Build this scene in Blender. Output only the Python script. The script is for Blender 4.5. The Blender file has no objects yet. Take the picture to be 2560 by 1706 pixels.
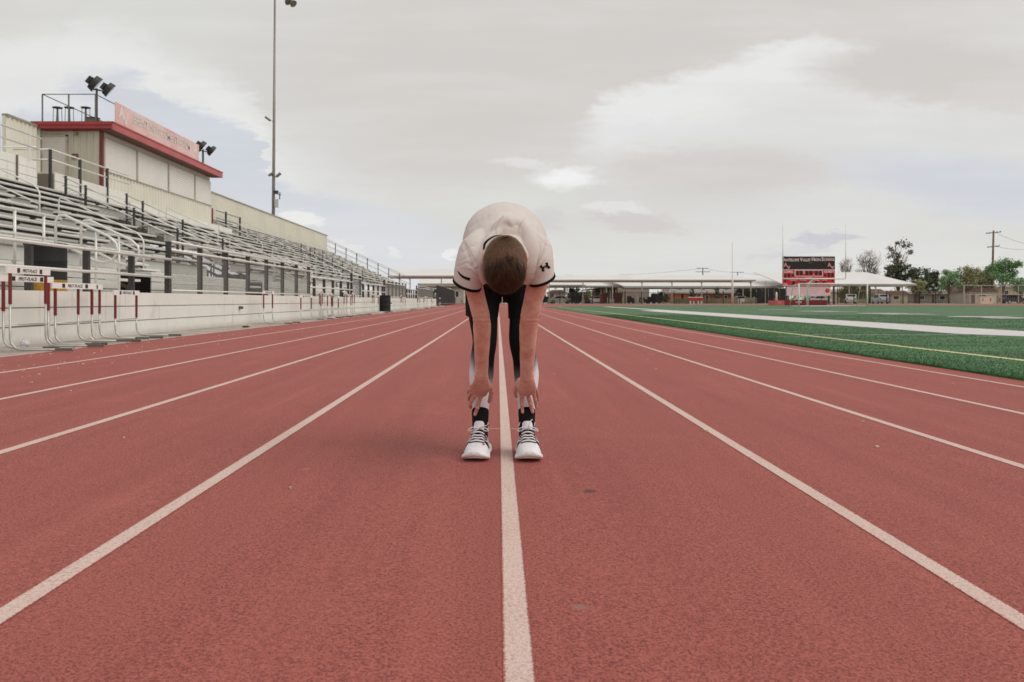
import bpy, bmesh, math, random
import numpy as np
from mathutils import Vector, Matrix, noise
from mathutils.bvhtree import BVHTree
random.seed(7)
rng = np.random.default_rng(7)
S = bpy.context.scene
COL = S.collection
R = math.radians
PI = math.pi

# ------------------------------------------------------------------ camera
EYE = 0.665
cd = bpy.data.cameras.new("camera")
cam = bpy.data.objects.new("camera", cd)
COL.objects.link(cam)
cam.location = (0, 0, EYE)
cam.rotation_euler = (R(90), 0, 0)
cd.sensor_width = 36.0
cd.lens = 36.0 * 2000 / 2353
cd.shift_x = 32.5 / 2353
cd.shift_y = -94.0 / 2353
cd.clip_start = 0.05
cd.clip_end = 3000
cd.dof.use_dof = True
cd.dof.focus_distance = 3.5
cd.dof.aperture_fstop = 8.0
S.camera = cam

# ------------------------------------------------------------------ colour management
S.view_settings.view_transform = 'Standard'
S.view_settings.look = 'None'
S.view_settings.exposure = 0.0
S.view_settings.gamma = 1.0
S.view_settings.use_curve_mapping = False

def lin(*c):
    out = []
    for v in c[:3]:
        v = v / 255.0
        out.append(v / 12.92 if v <= 0.04045 else ((v + 0.055) / 1.055) ** 2.4)
    return tuple(out) + (1.0,)

# ------------------------------------------------------------------ world: bright cloud cover with thin clear patches
W = bpy.data.worlds.new("World")
S.world = W
W.use_nodes = True
nt = W.node_tree
nt.nodes.clear()
SUN_EL, SUN_AZ = R(47), R(108)          # azimuth from +Y towards +X

class G:
    """tiny helper for node maths"""
    def __init__(s, tree): s.t = tree
    def n(s, kind, **kw):
        nd = s.t.nodes.new(kind)
        for k, v in kw.items(): setattr(nd, k, v)
        return nd
    def put(s, sock, v):
        if isinstance(v, (int, float)): sock.default_value = v
        elif isinstance(v, tuple): sock.default_value = v
        else: s.t.links.new(v, sock)
    def m(s, op, a, b=0.0, c=0.0, clamp=False):
        nd = s.n('ShaderNodeMath', operation=op, use_clamp=clamp)
        s.put(nd.inputs[0], a); s.put(nd.inputs[1], b); s.put(nd.inputs[2], c)
        return nd.outputs[0]
    def ss(s, v, lo, hi, a=0.0, b=1.0):
        nd = s.n('ShaderNodeMapRange', interpolation_type='SMOOTHSTEP')
        s.put(nd.inputs[0], v); s.put(nd.inputs[1], lo); s.put(nd.inputs[2], hi)
        s.put(nd.inputs[3], a); s.put(nd.inputs[4], b)
        return nd.outputs[0]
    def mix(s, f, a, b):
        nd = s.n('ShaderNodeMix', data_type='RGBA')
        s.put(nd.inputs[0], f); s.put(nd.inputs[6], a); s.put(nd.inputs[7], b)
        return nd.outputs[2]
    def noise(s, vec, scale, detail=3.0, rough=0.5, out=0):
        nd = s.n('ShaderNodeTexNoise')
        if vec is not None: s.put(nd.inputs['Vector'], vec)
        nd.inputs['Scale'].default_value = scale
        nd.inputs['Detail'].default_value = detail
        nd.inputs['Roughness'].default_value = rough
        return nd.outputs[out]
    def xyz(s, a, b, c):
        nd = s.n('ShaderNodeCombineXYZ')
        s.put(nd.inputs[0], a); s.put(nd.inputs[1], b); s.put(nd.inputs[2], c)
        return nd.outputs[0]

g = G(nt)
tc = g.n('ShaderNodeTexCoord')
sp = g.n('ShaderNodeSeparateXYZ'); nt.links.new(tc.outputs['Generated'], sp.inputs[0])
dx, dy, dz = sp.outputs
dyp = g.m('MAXIMUM', dy, 0.12)
U0 = g.m('MULTIPLY_ADD', g.m('DIVIDE', dx, dyp), 2000.0, 1144.0)   # compass direction, scaled
V0 = g.m('MULTIPLY_ADD', g.m('DIVIDE', dz, dyp), -2000.0, 690.0)   # height above the horizon, scaled
st = g.xyz(g.m('MULTIPLY', U0, 0.0042), g.m('MULTIPLY', V0, 0.011), 0.0)
nz = g.noise(st, 1.0, 5.0, 0.55, out=1)
ns = g.n('ShaderNodeSeparateColor'); nt.links.new(nz, ns.inputs[0])
U = g.m('ADD', U0, g.m('MULTIPLY_ADD', ns.outputs[0], 120.0, -60.0))
V = g.m('ADD', V0, g.m('MULTIPLY_ADD', ns.outputs[1], 60.0, -30.0))
fz = g.noise(g.xyz(g.m('MULTIPLY', U0, 0.022), g.m('MULTIPLY', V0, 0.045), 3.0), 1.0, 6.0, 0.6)
V = g.m('ADD', V, g.m('MULTIPLY_ADD', fz, 44.0, -22.0))
fz2 = g.noise(g.xyz(g.m('MULTIPLY', U0, 0.010), g.m('MULTIPLY', V0, 0.040), 9.0), 1.0, 6.0, 0.62)
U = g.m('ADD', U, g.m('MULTIPLY_ADD', fz2, 150.0, -75.0))
front = g.ss(dy, 0.1, 0.5)
def ell(cx, cy, rx, ry, ang=0.0, soft=0.35, amt=1.0):
    a = g.m('SUBTRACT', U, float(cx)); b = g.m('SUBTRACT', V, float(cy))
    ca, sa = math.cos(R(ang)), math.sin(R(ang))
    p = g.m('ADD', g.m('MULTIPLY', a, ca / rx), g.m('MULTIPLY', b, sa / rx))
    q = g.m('ADD', g.m('MULTIPLY', a, -sa / ry), g.m('MULTIPLY', b, ca / ry))
    d = g.m('SQRT', g.m('ADD', g.m('MULTIPLY', p, p), g.m('MULTIPLY', q, q)))
    return g.m('MULTIPLY', g.m('MULTIPLY', g.ss(d, 1.0 - soft, 1.0 + soft, 1.0, 0.0), amt), front)
# general overcast deck, everywhere
big = g.noise(tc.outputs['Generated'], 2.2, 4.0, 0.5)
c = g.mix(g.ss(big, 0.35, 0.65), lin(212, 210, 206), lin(224, 223, 220))
hor = g.ss(g.m('ABSOLUTE', dz), 0.0, 0.16, 1.0, 0.0)
c = g.mix(g.m('MULTIPLY', hor, 0.85), c, lin(225, 225, 223))
def curve(pts):
    """edge height as a smooth function of compass direction"""
    nd = g.n('ShaderNodeFloatCurve'); cm = nd.mapping.curves[0]; x0_, x1_ = -600.0, 3000.0
    while len(cm.points) > 2: cm.points.remove(cm.points[1])
    P_ = [(x0_, pts[0][1])] + pts + [(x1_, pts[-1][1])]
    cm.points[0].location = (0.0, P_[0][1] / 1000.0); cm.points[1].location = (1.0, P_[-1][1] / 1000.0)
    for (x, y) in P_[1:-1]: cm.points.new((x - x0_) / (x1_ - x0_), y / 1000.0)
    nd.mapping.update()
    g.put(nd.inputs['Value'], g.m('DIVIDE', g.m('SUBTRACT', U, x0_), x1_ - x0_))
    return g.m('MULTIPLY', nd.outputs[0], 1000.0)
def lay(rows):
    global c
    for (cx, cy, rx, ry, an, so, am, colr) in rows:
        c = g.mix(ell(cx, cy, rx, ry, an, so, am), c, lin(*colr))
lay([
 (900, 120, 760, 190, 8, .6, .9, (216, 216, 211)),
 (1000, 420, 380, 110, 8, .6, .7, (219, 219, 216)),
 (1010, 215, 330, 130, 0, .8, .6, (211, 205, 201)),
 (1500, 60, 900, 190, -3, .45, .95, (212, 208, 204)),
 (1180, 300, 360, 100, -14, .5, .8, (212, 207, 203)),
])
# clear wedge low at the left, under the edge of the deck
f1 = curve([(0, 262), (120, 215), (200, 150), (300, 168), (400, 236), (500, 268), (575, 322), (605, 385), (650, 426), (760, 450), (900, 482), (1010, 505), (1150, 560), (1300, 640)])
dV = g.m('SUBTRACT', V, f1)
c = g.mix(g.m('MULTIPLY', g.m('MULTIPLY', g.ss(dV, -150.0, -8.0), g.ss(U, 1000.0, 500.0)), front), c, lin(232, 232, 231))
low = g.ss(V, 380.0, 600.0)
c = g.mix(g.m('MULTIPLY', g.m('MULTIPLY', g.ss(dV, -16.0, 18.0), g.ss(U, 1250.0, 900.0)), front), c, g.mix(low, lin(209, 213, 220), lin(221, 222, 225)))
# bright break under the right-hand deck
f2 = curve([(1250, 330), (1330, 270), (1400, 228), (1500, 196), (1600, 165), (1700, 136), (1780, 108), (1860, 88), (1960, 96), (2060, 150), (2200, 210), (2400, 250)])
dW = g.m('SUBTRACT', V, f2)
c = g.mix(g.m('MULTIPLY', g.m('MULTIPLY', g.ss(dW, -22.0, 20.0), g.ss(dW, 230.0, 60.0)), g.m('MULTIPLY', g.m('MULTIPLY', g.ss(U, 1280.0, 1420.0), g.ss(U, 2250.0, 1950.0)), front)), c, lin(233, 233, 232))
lay([
 (60, 150, 210, 62, -6, .5, .9, (231, 231, 230)),
 (30, 232, 170, 30, 4, .5, .8, (228, 228, 228)),
 (430, 214, 130, 24, 8, .5, .9, (233, 233, 232)),
 (2200, 178, 330, 72, 4, .32, .98, (211, 207, 203)),
 (1640, 300, 330, 25, 0, .7, .5, (221, 221, 223)),
 (2150, 330, 360, 50, 3, .7, .6, (222, 222, 222)),
 (1660, 392, 270, 48, 4, .5, .95, (212, 207, 204)),
 (2240, 430, 290, 66, 8, .5, .95, (209, 212, 220)),
 (1880, 480, 260, 36, -4, .6, .5, (221, 221, 220)),
 (1300, 408, 62, 22, 4, .7, 1.0, (242, 242, 242)),
 (1210, 372, 60, 9, 3, .6, .6, (231, 231, 230)),
 (1455, 508, 96, 27, 8, .3, .95, (211, 207, 204)),
 (1255, 505, 55, 26, 0, .5, .7, (210, 207, 205)),
 (1420, 482, 60, 10, 0, .4, .8, (229, 229, 227)),
 (1900, 545, 68, 14, 0, .3, 1.0, (204, 204, 210)),
 (1830, 575, 80, 14, -8, .4, .6, (211, 211, 216)),
 (680, 500, 38, 17, 20, .3, 1.0, (236, 236, 235)),
 (800, 562, 36, 12, 12, .35, .8, (231, 231, 230)),
 (905, 575, 16, 8, 0, .4, .8, (233, 233, 233)),
 (1022, 580, 17, 9, -15, .3, .9, (238, 238, 237)),
])
streak = g.noise(g.xyz(g.m('MULTIPLY', U0, 0.0018), g.m('MULTIPLY', V0, 0.012), 5.0), 1.0, 7.0, 0.58)
c = g.mix(g.m('MULTIPLY', g.m('MULTIPLY', g.ss(streak, 0.45, 0.68), 0.15), front), c, lin(236, 236, 235))
c = g.mix(g.m('MULTIPLY', g.m('MULTIPLY', g.ss(streak, 0.52, 0.34), 0.13), front), c, lin(203, 201, 200))
sky = g.n('ShaderNodeTexSky', sky_type='NISHITA')
sky.sun_disc = False
sky.sun_elevation = SUN_EL
sky.sun_rotation = SUN_AZ
b1 = g.n('ShaderNodeBackground'); nt.links.new(sky.outputs[0], b1.inputs[0]); b1.inputs[1].default_value = 0.1
b2 = g.n('ShaderNodeBackground'); nt.links.new(c, b2.inputs[0]); b2.inputs[1].default_value = 1.0
mx = g.n('ShaderNodeMixShader'); mx.inputs[0].default_value = 0.985
nt.links.new(b1.outputs[0], mx.inputs[1]); nt.links.new(b2.outputs[0], mx.inputs[2])
wo = g.n('ShaderNodeOutputWorld'); nt.links.new(mx.outputs[0], wo.inputs[0])

# ------------------------------------------------------------------ sun, veiled by cloud
sl = bpy.data.lights.new("sun", 'SUN')
sl.energy = 1.5; sl.angle = R(44); sl.color = (1.0, 0.965, 0.91)
so = bpy.data.objects.new("sun", sl); COL.objects.link(so)
sd = Vector((math.sin(SUN_AZ) * math.cos(SUN_EL), math.cos(SUN_AZ) * math.cos(SUN_EL), math.sin(SUN_EL)))
so.rotation_euler = (-sd).to_track_quat('-Z', 'Y').to_euler()
so.location = (10, 10, 40)

# ------------------------------------------------------------------ materials
MATS = {}
def mat(name, col, rough=0.7, var=0.12, vs=3.0, bump=0.0, bs=40.0, metal=0.0, col2=None, det=4.0, spec=0.5, dirt=0.0, dcol=(90, 80, 70)):
    if name in MATS: return MATS[name]
    m = bpy.data.materials.new(name); m.use_nodes = True
    t = m.node_tree; t.nodes.clear(); q = G(t)
    bs_ = q.n('ShaderNodeBsdfPrincipled'); o = q.n('ShaderNodeOutputMaterial')
    t.links.new(bs_.outputs[0], o.inputs[0])
    tcn = q.n('ShaderNodeTexCoord').outputs['Object']
    n1 = q.noise(tcn, vs, det, 0.6)
    c1 = col if len(col) == 4 else lin(*col)
    if col2 is None:
        hi = tuple(min(1, v * (1 + var)) for v in c1[:3]) + (1,)
        lo = tuple(v * (1 - var) for v in c1[:3]) + (1,)
    else: lo, hi = c1, (col2 if len(col2) == 4 else lin(*col2))
    cc = q.mix(q.ss(n1, 0.3, 0.7), lo, hi)
    if dirt > 0:
        n3 = q.noise(tcn, vs * 0.6, 6.0, 0.7)
        cc = q.mix(q.m('MULTIPLY', q.ss(n3, 0.52, 0.72), dirt), cc, lin(*dcol))
    t.links.new(cc, bs_.inputs['Base Color'])
    bs_.inputs['Roughness'].default_value = rough
    bs_.inputs['Metallic'].default_value = metal
    bs_.inputs['Specular IOR Level'].default_value = spec
    if bump > 0:
        bn = q.n('ShaderNodeBump'); bn.inputs['Strength'].default_value = 1.0
        bn.inputs['Distance'].default_value = bump
        t.links.new(q.noise(tcn, bs, 3.0, 0.6), bn.inputs['Height'])
        t.links.new(bn.outputs[0], bs_.inputs['Normal'])
    MATS[name] = m
    return m

def track_material(name, paint=False):
    m = bpy.data.materials.new(name); m.use_nodes = True
    t = m.node_tree; t.nodes.clear(); q = G(t)
    b = q.n('ShaderNodeBsdfPrincipled'); o = q.n('ShaderNodeOutputMaterial'); t.links.new(b.outputs[0], o.inputs[0])
    P = q.n('ShaderNodeTexCoord').outputs['Object']
    fine = q.noise(P, 210.0, 2.0, 0.6)
    mid = q.noise(P, 120.0, 2.0, 0.6)
    patch = q.noise(P, 1.3, 5.0, 0.6)
    wide = q.noise(P, 0.18, 3.0, 0.5)
    s_ = q.m('ADD', q.m('MULTIPLY', fine, 0.55), q.m('MULTIPLY', mid, 0.45))
    cr = q.mix(q.ss(s_, 0.38, 0.62), TRK_LO, TRK_HI)
    cr = q.mix(q.m('MULTIPLY', q.ss(s_, 0.36, 0.45, 1.0, 0.0), 0.45), cr, lin(88, 38, 34))
    cr = q.mix(q.m('MULTIPLY', q.ss(patch, 0.5, 0.75), 0.22), cr, lin(178, 98, 86))
    cr = q.mix(q.m('MULTIPLY', q.ss(wide, 0.45, 0.7), 0.16), cr, lin(142, 74, 66))
    mp = q.n('ShaderNodeMapping'); mp.inputs['Scale'].default_value = (5.0, 0.22, 1.0); t.links.new(P, mp.inputs[0])
    scuff = q.noise(mp.outputs[0], 1.0, 6.0, 0.65)
    cr = q.mix(q.m('MULTIPLY', q.ss(scuff, 0.5, 0.72), 0.2), cr, lin(190, 108, 94))
    cr = q.mix(q.m('MULTIPLY', q.ss(scuff, 0.5, 0.3), 0.2), cr, lin(108, 46, 40))
    grit = q.noise(P, 420.0, 1.0, 0.5)
    cr = q.mix(q.m('MULTIPLY', q.ss(grit, 0.66, 0.74), 0.5), cr, lin(218, 140, 122))
    if paint:
        wear = q.noise(P, 90.0, 4.0, 0.7)
        big = q.noise(P, 2.5, 3.0, 0.6)
        k = q.ss(q.m('ADD', wear, q.m('MULTIPLY', big, 0.22)), 0.56, 0.84, 0.0, 0.5)
        sp3 = q.n('ShaderNodeSeparateXYZ'); t.links.new(P, sp3.inputs[0])
        ph = q.m('DIVIDE', q.m('SUBTRACT', sp3.outputs[0], 0.038), 1.067)
        dd = q.m('MULTIPLY', q.m('ABSOLUTE', q.m('SUBTRACT', ph, q.m('ROUND', ph))), 1.067)
        rag = q.m('MULTIPLY', q.ss(q.m('ADD', dd, q.m('MULTIPLY_ADD', q.noise(P, 150.0, 3.0, 0.7), 0.016, -0.008)), 0.0225, 0.0275), q.m('LESS_THAN', sp3.outputs[1], 84.0))
        k = q.m('MAXIMUM', k, rag)
        pw = q.mix(q.ss(fine, 0.3, 0.7), lin(200, 172, 162), lin(220, 195, 185))
        cr = q.mix(k, pw, cr)
    else:
        sx = q.n('ShaderNodeSeparateXYZ'); t.links.new(P, sx.inputs[0])
        wob = q.m('MULTIPLY_ADD', q.noise(P, 60.0, 3.0, 0.7), 0.9, -0.45)
        for (cx, cy, rx, ry, colr, am) in STAINS:
            a = q.m('DIVIDE', q.m('SUBTRACT', sx.outputs[0], cx), rx)
            e = q.m('DIVIDE', q.m('SUBTRACT', sx.outputs[1], cy), ry)
            d = q.m('ADD', q.m('SQRT', q.m('ADD', q.m('MULTIPLY', a, a), q.m('MULTIPLY', e, e))), wob)
            cr = q.mix(q.ss(d, 0.5, 1.1, am, 0.0), cr, lin(*colr))
    t.links.new(cr, b.inputs['Base Color'])
    b.inputs['Roughness'].default_value = 0.82
    b.inputs['Specular IOR Level'].default_value = 0.25
    b.inputs['Sheen Weight'].default_value = 0.05
    b.inputs['Sheen Roughness'].default_value = 0.5
    bn = q.n('ShaderNodeBump'); bn.inputs['Distance'].default_value = 0.004 if not paint else 0.003
    t.links.new(q.m('ADD', fine, q.m('MULTIPLY', mid, 0.8)), bn.inputs['Height'])
    t.links.new(bn.outputs[0], b.inputs['Normal'])
    return m
TRK_LO = lin(128, 58, 51); TRK_HI = lin(174, 94, 84)
STAINS = []
for (px, py, w, h_, colr, am) in [(1355, 1127, 22, 5, (66, 44, 44), .7), (1332, 1393, 22, 7, (146, 122, 118), .5),
        (703, 1083, 12, 3, (160, 130, 118), .4), (1150, 985, 70, 1.3, (210, 176, 166), .35)]:
    yy = EYE * 2000 / (py - 690); xx = (px - 1144) * yy / 2000
    yl = EYE * 2000 / max(1, (py - h_ - 690)) - yy
    STAINS.append((xx, yy, w * yy / 2000, max(yl, .012), colr, am))
M_TRACK = track_material("track_rubber")
M_PAINT = track_material("lane_paint", True)

# ------------------------------------------------------------------ object helpers
def ob(name, mesh, parent=None, loc=(0, 0, 0), rot=(0, 0, 0), mt=None, **props):
    o = bpy.data.objects.new(name, mesh); COL.objects.link(o)
    o.location = loc; o.rotation_euler = rot
    if parent is not None: o.parent = parent
    if mt is not None and mesh is not None and len(mesh.materials) == 0: mesh.materials.append(mt)
    for k, v in props.items(): o[k] = v
    return o
def thing(name, label, cat, loc=(0, 0, 0), rotz=0.0, group=None):
    o = bpy.data.objects.new(name, None); COL.objects.link(o)
    o.location = loc; o.rotation_euler = (0, 0, rotz)
    o["label"] = label; o["category"] = cat
    if group: o["group"] = group
    return o
def tag(o, label, cat, group=None):
    o["label"] = label; o["category"] = cat
    if group: o["group"] = group
    return o
def copy_tree(o, parent=None):
    c_ = o.copy(); COL.objects.link(c_); c_.parent = parent
    for ch in list(o.children): copy_tree(ch, c_)
    return c_

class MB:
    def __init__(s): s.v = []; s.f = []
    def add(s, vs, fs):
        k = len(s.v); s.v += [tuple(p) for p in vs]; s.f += [tuple(i + k for i in q) for q in fs]
        return s
    def box(s, c, d, rz=0.0, rx=0.0, ry=0.0):
        x, y, z = d[0] / 2, d[1] / 2, d[2] / 2
        M_ = Matrix.Translation(Vector(c)) @ Matrix.Rotation(rz, 4, 'Z') @ Matrix.Rotation(ry, 4, 'Y') @ Matrix.Rotation(rx, 4, 'X')
        vs = [M_ @ Vector(p) for p in ((-x, -y, -z), (x, -y, -z), (x, y, -z), (-x, y, -z), (-x, -y, z), (x, -y, z), (x, y, z), (-x, y, z))]
        return s.add(vs, [(0, 3, 2, 1), (4, 5, 6, 7), (0, 1, 5, 4), (1, 2, 6, 5), (2, 3, 7, 6), (3, 0, 4, 7)])
    def bx(s, x0, x1, y0, y1, z0, z1):
        return s.box(((x0 + x1) / 2, (y0 + y1) / 2, (z0 + z1) / 2), (abs(x1 - x0), abs(y1 - y0), abs(z1 - z0)))
    def bar(s, p, q, w, h=None):
        h = h or w; p = Vector(p); q = Vector(q); d = q - p
        up = Vector((0, 0, 1)) if abs(d.normalized().z) < 0.95 else Vector((0, 1, 0))
        a = d.cross(up).normalized() * w / 2; b = a.cross(d).normalized() * h / 2
        vs = [p - a - b, p + a - b, p + a + b, p - a + b, q - a - b, q + a - b, q + a + b, q - a + b]
        return s.add(vs, [(0, 1, 2, 3), (7, 6, 5, 4), (1, 0, 4, 5), (2, 1, 5, 6), (3, 2, 6, 7), (0, 3, 7, 4)])
    def tube(s, pts, r, n=8, cap=True, rr=None):
        pts = [Vector(p) for p in pts]; k = len(s.v); N = len(pts)
        up = None
        for i, p in enumerate(pts):
            d = (pts[min(i + 1, N - 1)] - pts[max(i - 1, 0)]).normalized()
            if up is None: up = Vector((0, 0, 1)) if abs(d.z) < 0.9 else Vector((0, 1, 0))
            a = d.cross(up)
            if a.length < 1e-6: a = Vector((1, 0, 0))
            a.normalize(); b = a.cross(d).normalized(); up = b
            ri = r if rr is None else rr[i]
            for j in range(n):
                t = 2 * PI * j / n
                s.v.append(tuple(p + a * (ri * math.cos(t)) + b * (ri * math.sin(t))))
        for i in range(N - 1):
            for j in range(n):
                s.f.append((k + i * n + j, k + i * n + (j + 1) % n, k + (i + 1) * n + (j + 1) % n, k + (i + 1) * n + j))
        if cap:
            s.f.append(tuple(k + j for j in range(n))[::-1]); s.f.append(tuple(k + (N - 1) * n + j for j in range(n)))
        return s
    def prism(s, prof, y0, y1, ax='y'):
        """profile of (a,b) extruded; ax y: (x,z) along y; ax x: (y,z) along x; ax z: (x,y) along z"""
        def P(a, b, t): return {'y': (a, t, b), 'x': (t, a, b), 'z': (a, b, t)}[ax]
        n = len(prof); vs = [P(a, b, y0) for a, b in prof] + [P(a, b, y1) for a, b in prof]
        return s.add(vs, [tuple(range(n))[::-1], tuple(range(n, 2 * n))] + [(i, (i + 1) % n, n + (i + 1) % n, n + i) for i in range(n)])
    def mesh(s, name, smooth=False, fix=True):
        me = bpy.data.meshes.new(name); me.from_pydata(s.v, [], s.f); me.validate()
        if fix:
            b = bmesh.new(); b.from_mesh(me); bmesh.ops.recalc_face_normals(b, faces=b.faces); b.to_mesh(me); b.free()
        if smooth: me.polygons.foreach_set('use_smooth', [True] * len(me.polygons))
        return me
    def build(s, name, m, parent=None, loc=(0, 0, 0), smooth=False, rot=(0, 0, 0), **props):
        return ob(name, s.mesh(name, smooth), parent, loc, rot, m, **props)

def arc(c, r, a0, a1, n, plane='xz'):
    out = []
    for i in range(n + 1):
        t = R(a0 + (a1 - a0) * i / n); u, v = r * math.cos(t), r * math.sin(t)
        out.append({'xz': (c[0] + u, c[1], c[2] + v), 'yz': (c[0], c[1] + u, c[2] + v), 'xy': (c[0] + u, c[1] + v, c[2])}[plane])
    return out
def at(x, y, Y):
    """a place Y metres down the straight, from its bearing and height"""
    return Vector(((x - 1144) * Y / 2000, Y, EYE + (690 - y) * Y / 2000))
def gz(x): return -0.011 * max(-6.3, min(4.67, x))      # the straight drains towards the infield
def text_mesh(body, size=1.0, off=0.0, shear=0.0, ext=0.0, space=1.0, align='CENTER'):
    cu = bpy.data.curves.new("lettering", 'FONT'); cu.body = body; cu.size = size; cu.offset = off
    cu.shear = shear; cu.extrude = ext; cu.align_x = align; cu.align_y = 'CENTER'; cu.space_character = space
    cu.resolution_u = 3
    o = bpy.data.objects.new("lettering", cu); COL.objects.link(o)
    dg = bpy.context.evaluated_depsgraph_get(); dg.update()
    me = bpy.data.meshes.new_from_object(o.evaluated_get(dg))
    COL.objects.unlink(o); bpy.data.objects.remove(o)
    me.name = "lettering"; me.materials.clear()
    return me
def text_fit(body, w, h, **kw):
    me = text_mesh(body, 1.0, **kw)
    co = np.empty(len(me.vertices) * 3); me.vertices.foreach_get('co', co); co = co.reshape(-1, 3)
    lo, hi = co.min(0), co.max(0); c_ = (lo + hi) / 2; d = hi - lo
    co[:, 0] = (co[:, 0] - c_[0]) * w / max(d[0], 1e-6); co[:, 1] = (co[:, 1] - c_[1]) * h / max(d[1], 1e-6)
    me.vertices.foreach_set('co', co.ravel()); me.update()
    return me
# text is built in its xy plane; turned so that it reads from a given side
FACE_CAM = (R(90), 0, 0)             # reads for a viewer looking along +Y
FACE_TRACK = (R(90), 0, R(90))       # on a wall at the left, reads from +X
# ================================================================== THE SETTING
M_DIRT = mat("dirt", (138, 124, 112), 0.95, col2=(172, 158, 146), vs=1.5, bump=0.01, bs=30, det=8)
M_CONC = mat("concrete_apron", (146, 136, 128), 0.9, col2=(178, 168, 158), vs=2.0, bump=0.004, bs=60, det=8, dirt=.5, dcol=(104, 92, 80))
def strip(name, xs, ys, dzv, m, **props):
    """flat sheet on the draining ground"""
    b = MB(); nx, ny = len(xs), len(ys)
    vs = [(x, y, gz(x) + dzv) for y in ys for x in xs]
    fs = [(j * nx + i, j * nx + i + 1, (j + 1) * nx + i + 1, (j + 1) * nx + i) for j in range(ny - 1) for i in range(nx - 1)]
    b.add(vs, fs); return b.build(name, m, **props)
strip("ground", [-900, -6.3, 4.67, 900], [-60, 0, 60, 150, 1400], -0.03, M_DIRT, kind="structure")
strip("concrete_apron", [-8.4, -6.3, -5.32], [-8, 40, 92], -0.004, M_CONC, kind="structure")

CX, CY = 41.17, 84.0
def ring(name, xa, xb, dzv, m, y0=-8.0, full=True, dense=64, nx=3, **props):
    """track-wide band: straight from y0 to the bend, then round the bend"""
    b = MB(); rows = []
    xs = sorted(set([xa + (xb - xa) * i / nx for i in range(nx + 1)]))
    for y in np.linspace(y0, CY, 12): rows.append([(x, y, gz(x) + dzv) for x in xs])
    if full:
        for i in range(1, dense + 1):
            t = PI - PI * i / dense
            rows.append([(CX + (CX - x) * math.cos(t), CY + (CX - x) * math.sin(t), 0) for x in xs])
        for k in range(12, len(rows)):
            rows[k] = [(p[0], p[1], gz(p[0]) * 0 + gz(4.67) + dzv if p[0] > 4.67 else gz(p[0]) + dzv) for p in rows[k]]
    n = len(xs)
    for r_ in rows: b.v += r_
    b.f += [(j * n + i, j * n + i + 1, (j + 1) * n + i + 1, (j + 1) * n + i) for j in range(len(rows) - 1) for i in range(n - 1)]
    return b.build(name, m, **props)
ring("running_track", -5.32, 4.67, 0.0, M_TRACK, nx=6, kind="structure")
# red apron behind the far bend
bb = MB(); far = []
for x in np.linspace(-16, 120, 60):
    dd = 46.2 ** 2 - (x - CX) ** 2
    yy = CY + math.sqrt(dd) if dd > 0 else CY
    far.append((x, yy))
vs = []; 
for (x, yy) in far: vs += [(x, yy, gz(x) - 0.006), (x, 153.0, gz(x) - 0.006)]
bb.add(vs, [(2 * i, 2 * i + 2, 2 * i + 3, 2 * i + 1) for i in range(len(far) - 1)])
bb.build("track_apron", M_TRACK, kind="structure")
LANES = [0.038 + 1.067 * k for k in range(-5, 5)]
for xk in LANES:
    ring("lane_line", xk - 0.029, xk + 0.029, 0.0012, M_PAINT, y0=-2, nx=1, kind="structure")
# turf
def turf_material():
    m = bpy.data.materials.new("artificial_turf"); m.use_nodes = True
    t = m.node_tree; t.nodes.clear(); q = G(t)
    b = q.n('ShaderNodeBsdfPrincipled'); o = q.n('ShaderNodeOutputMaterial'); t.links.new(b.outputs[0], o.inputs[0])
    P = q.n('ShaderNodeTexCoord').outputs['Object']
    mp = q.n('ShaderNodeMapping'); mp.inputs['Scale'].default_value = (0.25, 1.0, 1.0); t.links.new(P, mp.inputs[0])
    st_ = q.noise(mp.outputs[0], 1.6, 6.0, 0.65); f = q.noise(P, 26.0, 3.0, 0.6)
    cc = q.mix(q.ss(st_, 0.34, 0.66), lin(16, 56, 24), lin(66, 114, 62))
    cc = q.mix(q.m('MULTIPLY', q.ss(f, 0.35, 0.65), 0.3), cc, lin(84, 124, 74))
    t.links.new(cc, b.inputs['Base Color']); b.inputs['Roughness'].default_value = 0.75
    b.inputs['Sheen Weight'].default_value = 0.08; b.inputs['Specular IOR Level'].default_value = 0.2
    bn = q.n('ShaderNodeBump'); bn.inputs['Distance'].default_value = 0.008
    t.links.new(f, bn.inputs['Height']); t.links.new(bn.outputs[0], b.inputs['Normal'])
    return m
M_TURF = turf_material()
ZT = gz(4.67)
bb = MB()
pl = [(4.67, -8), (4.67, CY)] + [(CX + 36.5 * math.cos(t), CY + 36.5 * math.sin(t)) for t in np.linspace(PI, 0, 60)][1:] + [(CX + 36.5, -8)]
bb.add([(x, y, ZT + 0.02) for x, y in pl] + [(x, y, ZT - 0.01) for x, y in pl], [tuple(range(len(pl)))] + [(i, (i + 1) % len(pl), len(pl) + (i + 1) % len(pl), len(pl) + i) for i in range(len(pl))])
bb.build("turf_field", M_TURF, kind="structure")
M_TWHITE = mat("turf_white_fibre", (206, 200, 198), 0.85, 0.06, 4.0, bump=0.01, bs=40, dirt=.3, dcol=(150, 160, 146))
M_TYEL = mat("turf_yellow_fibre", (218, 206, 150), 0.85, 0.08, 5.0, bump=0.01, bs=40)
def flat(name, pts, z, m, **p):
    b = MB(); b.add([(x, y, z) for x, y in pts], [tuple(range(len(pts)))]); return b.build(name, m, **p)
ZL = ZT + 0.024
flat("yellow_line", [(6.0, -8), (6.11, -8), (6.11, 86), (6.0, 86)], ZL, M_TYEL, kind="structure")
flat("sideline", [(10.85, -8), (11.75, -8), (11.75, 92), (10.95, 92), (10.95, 60), (9.45, 58), (9.45, 18.0), (10.75, 15.2)], ZL, M_TWHITE, kind="structure")
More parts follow.
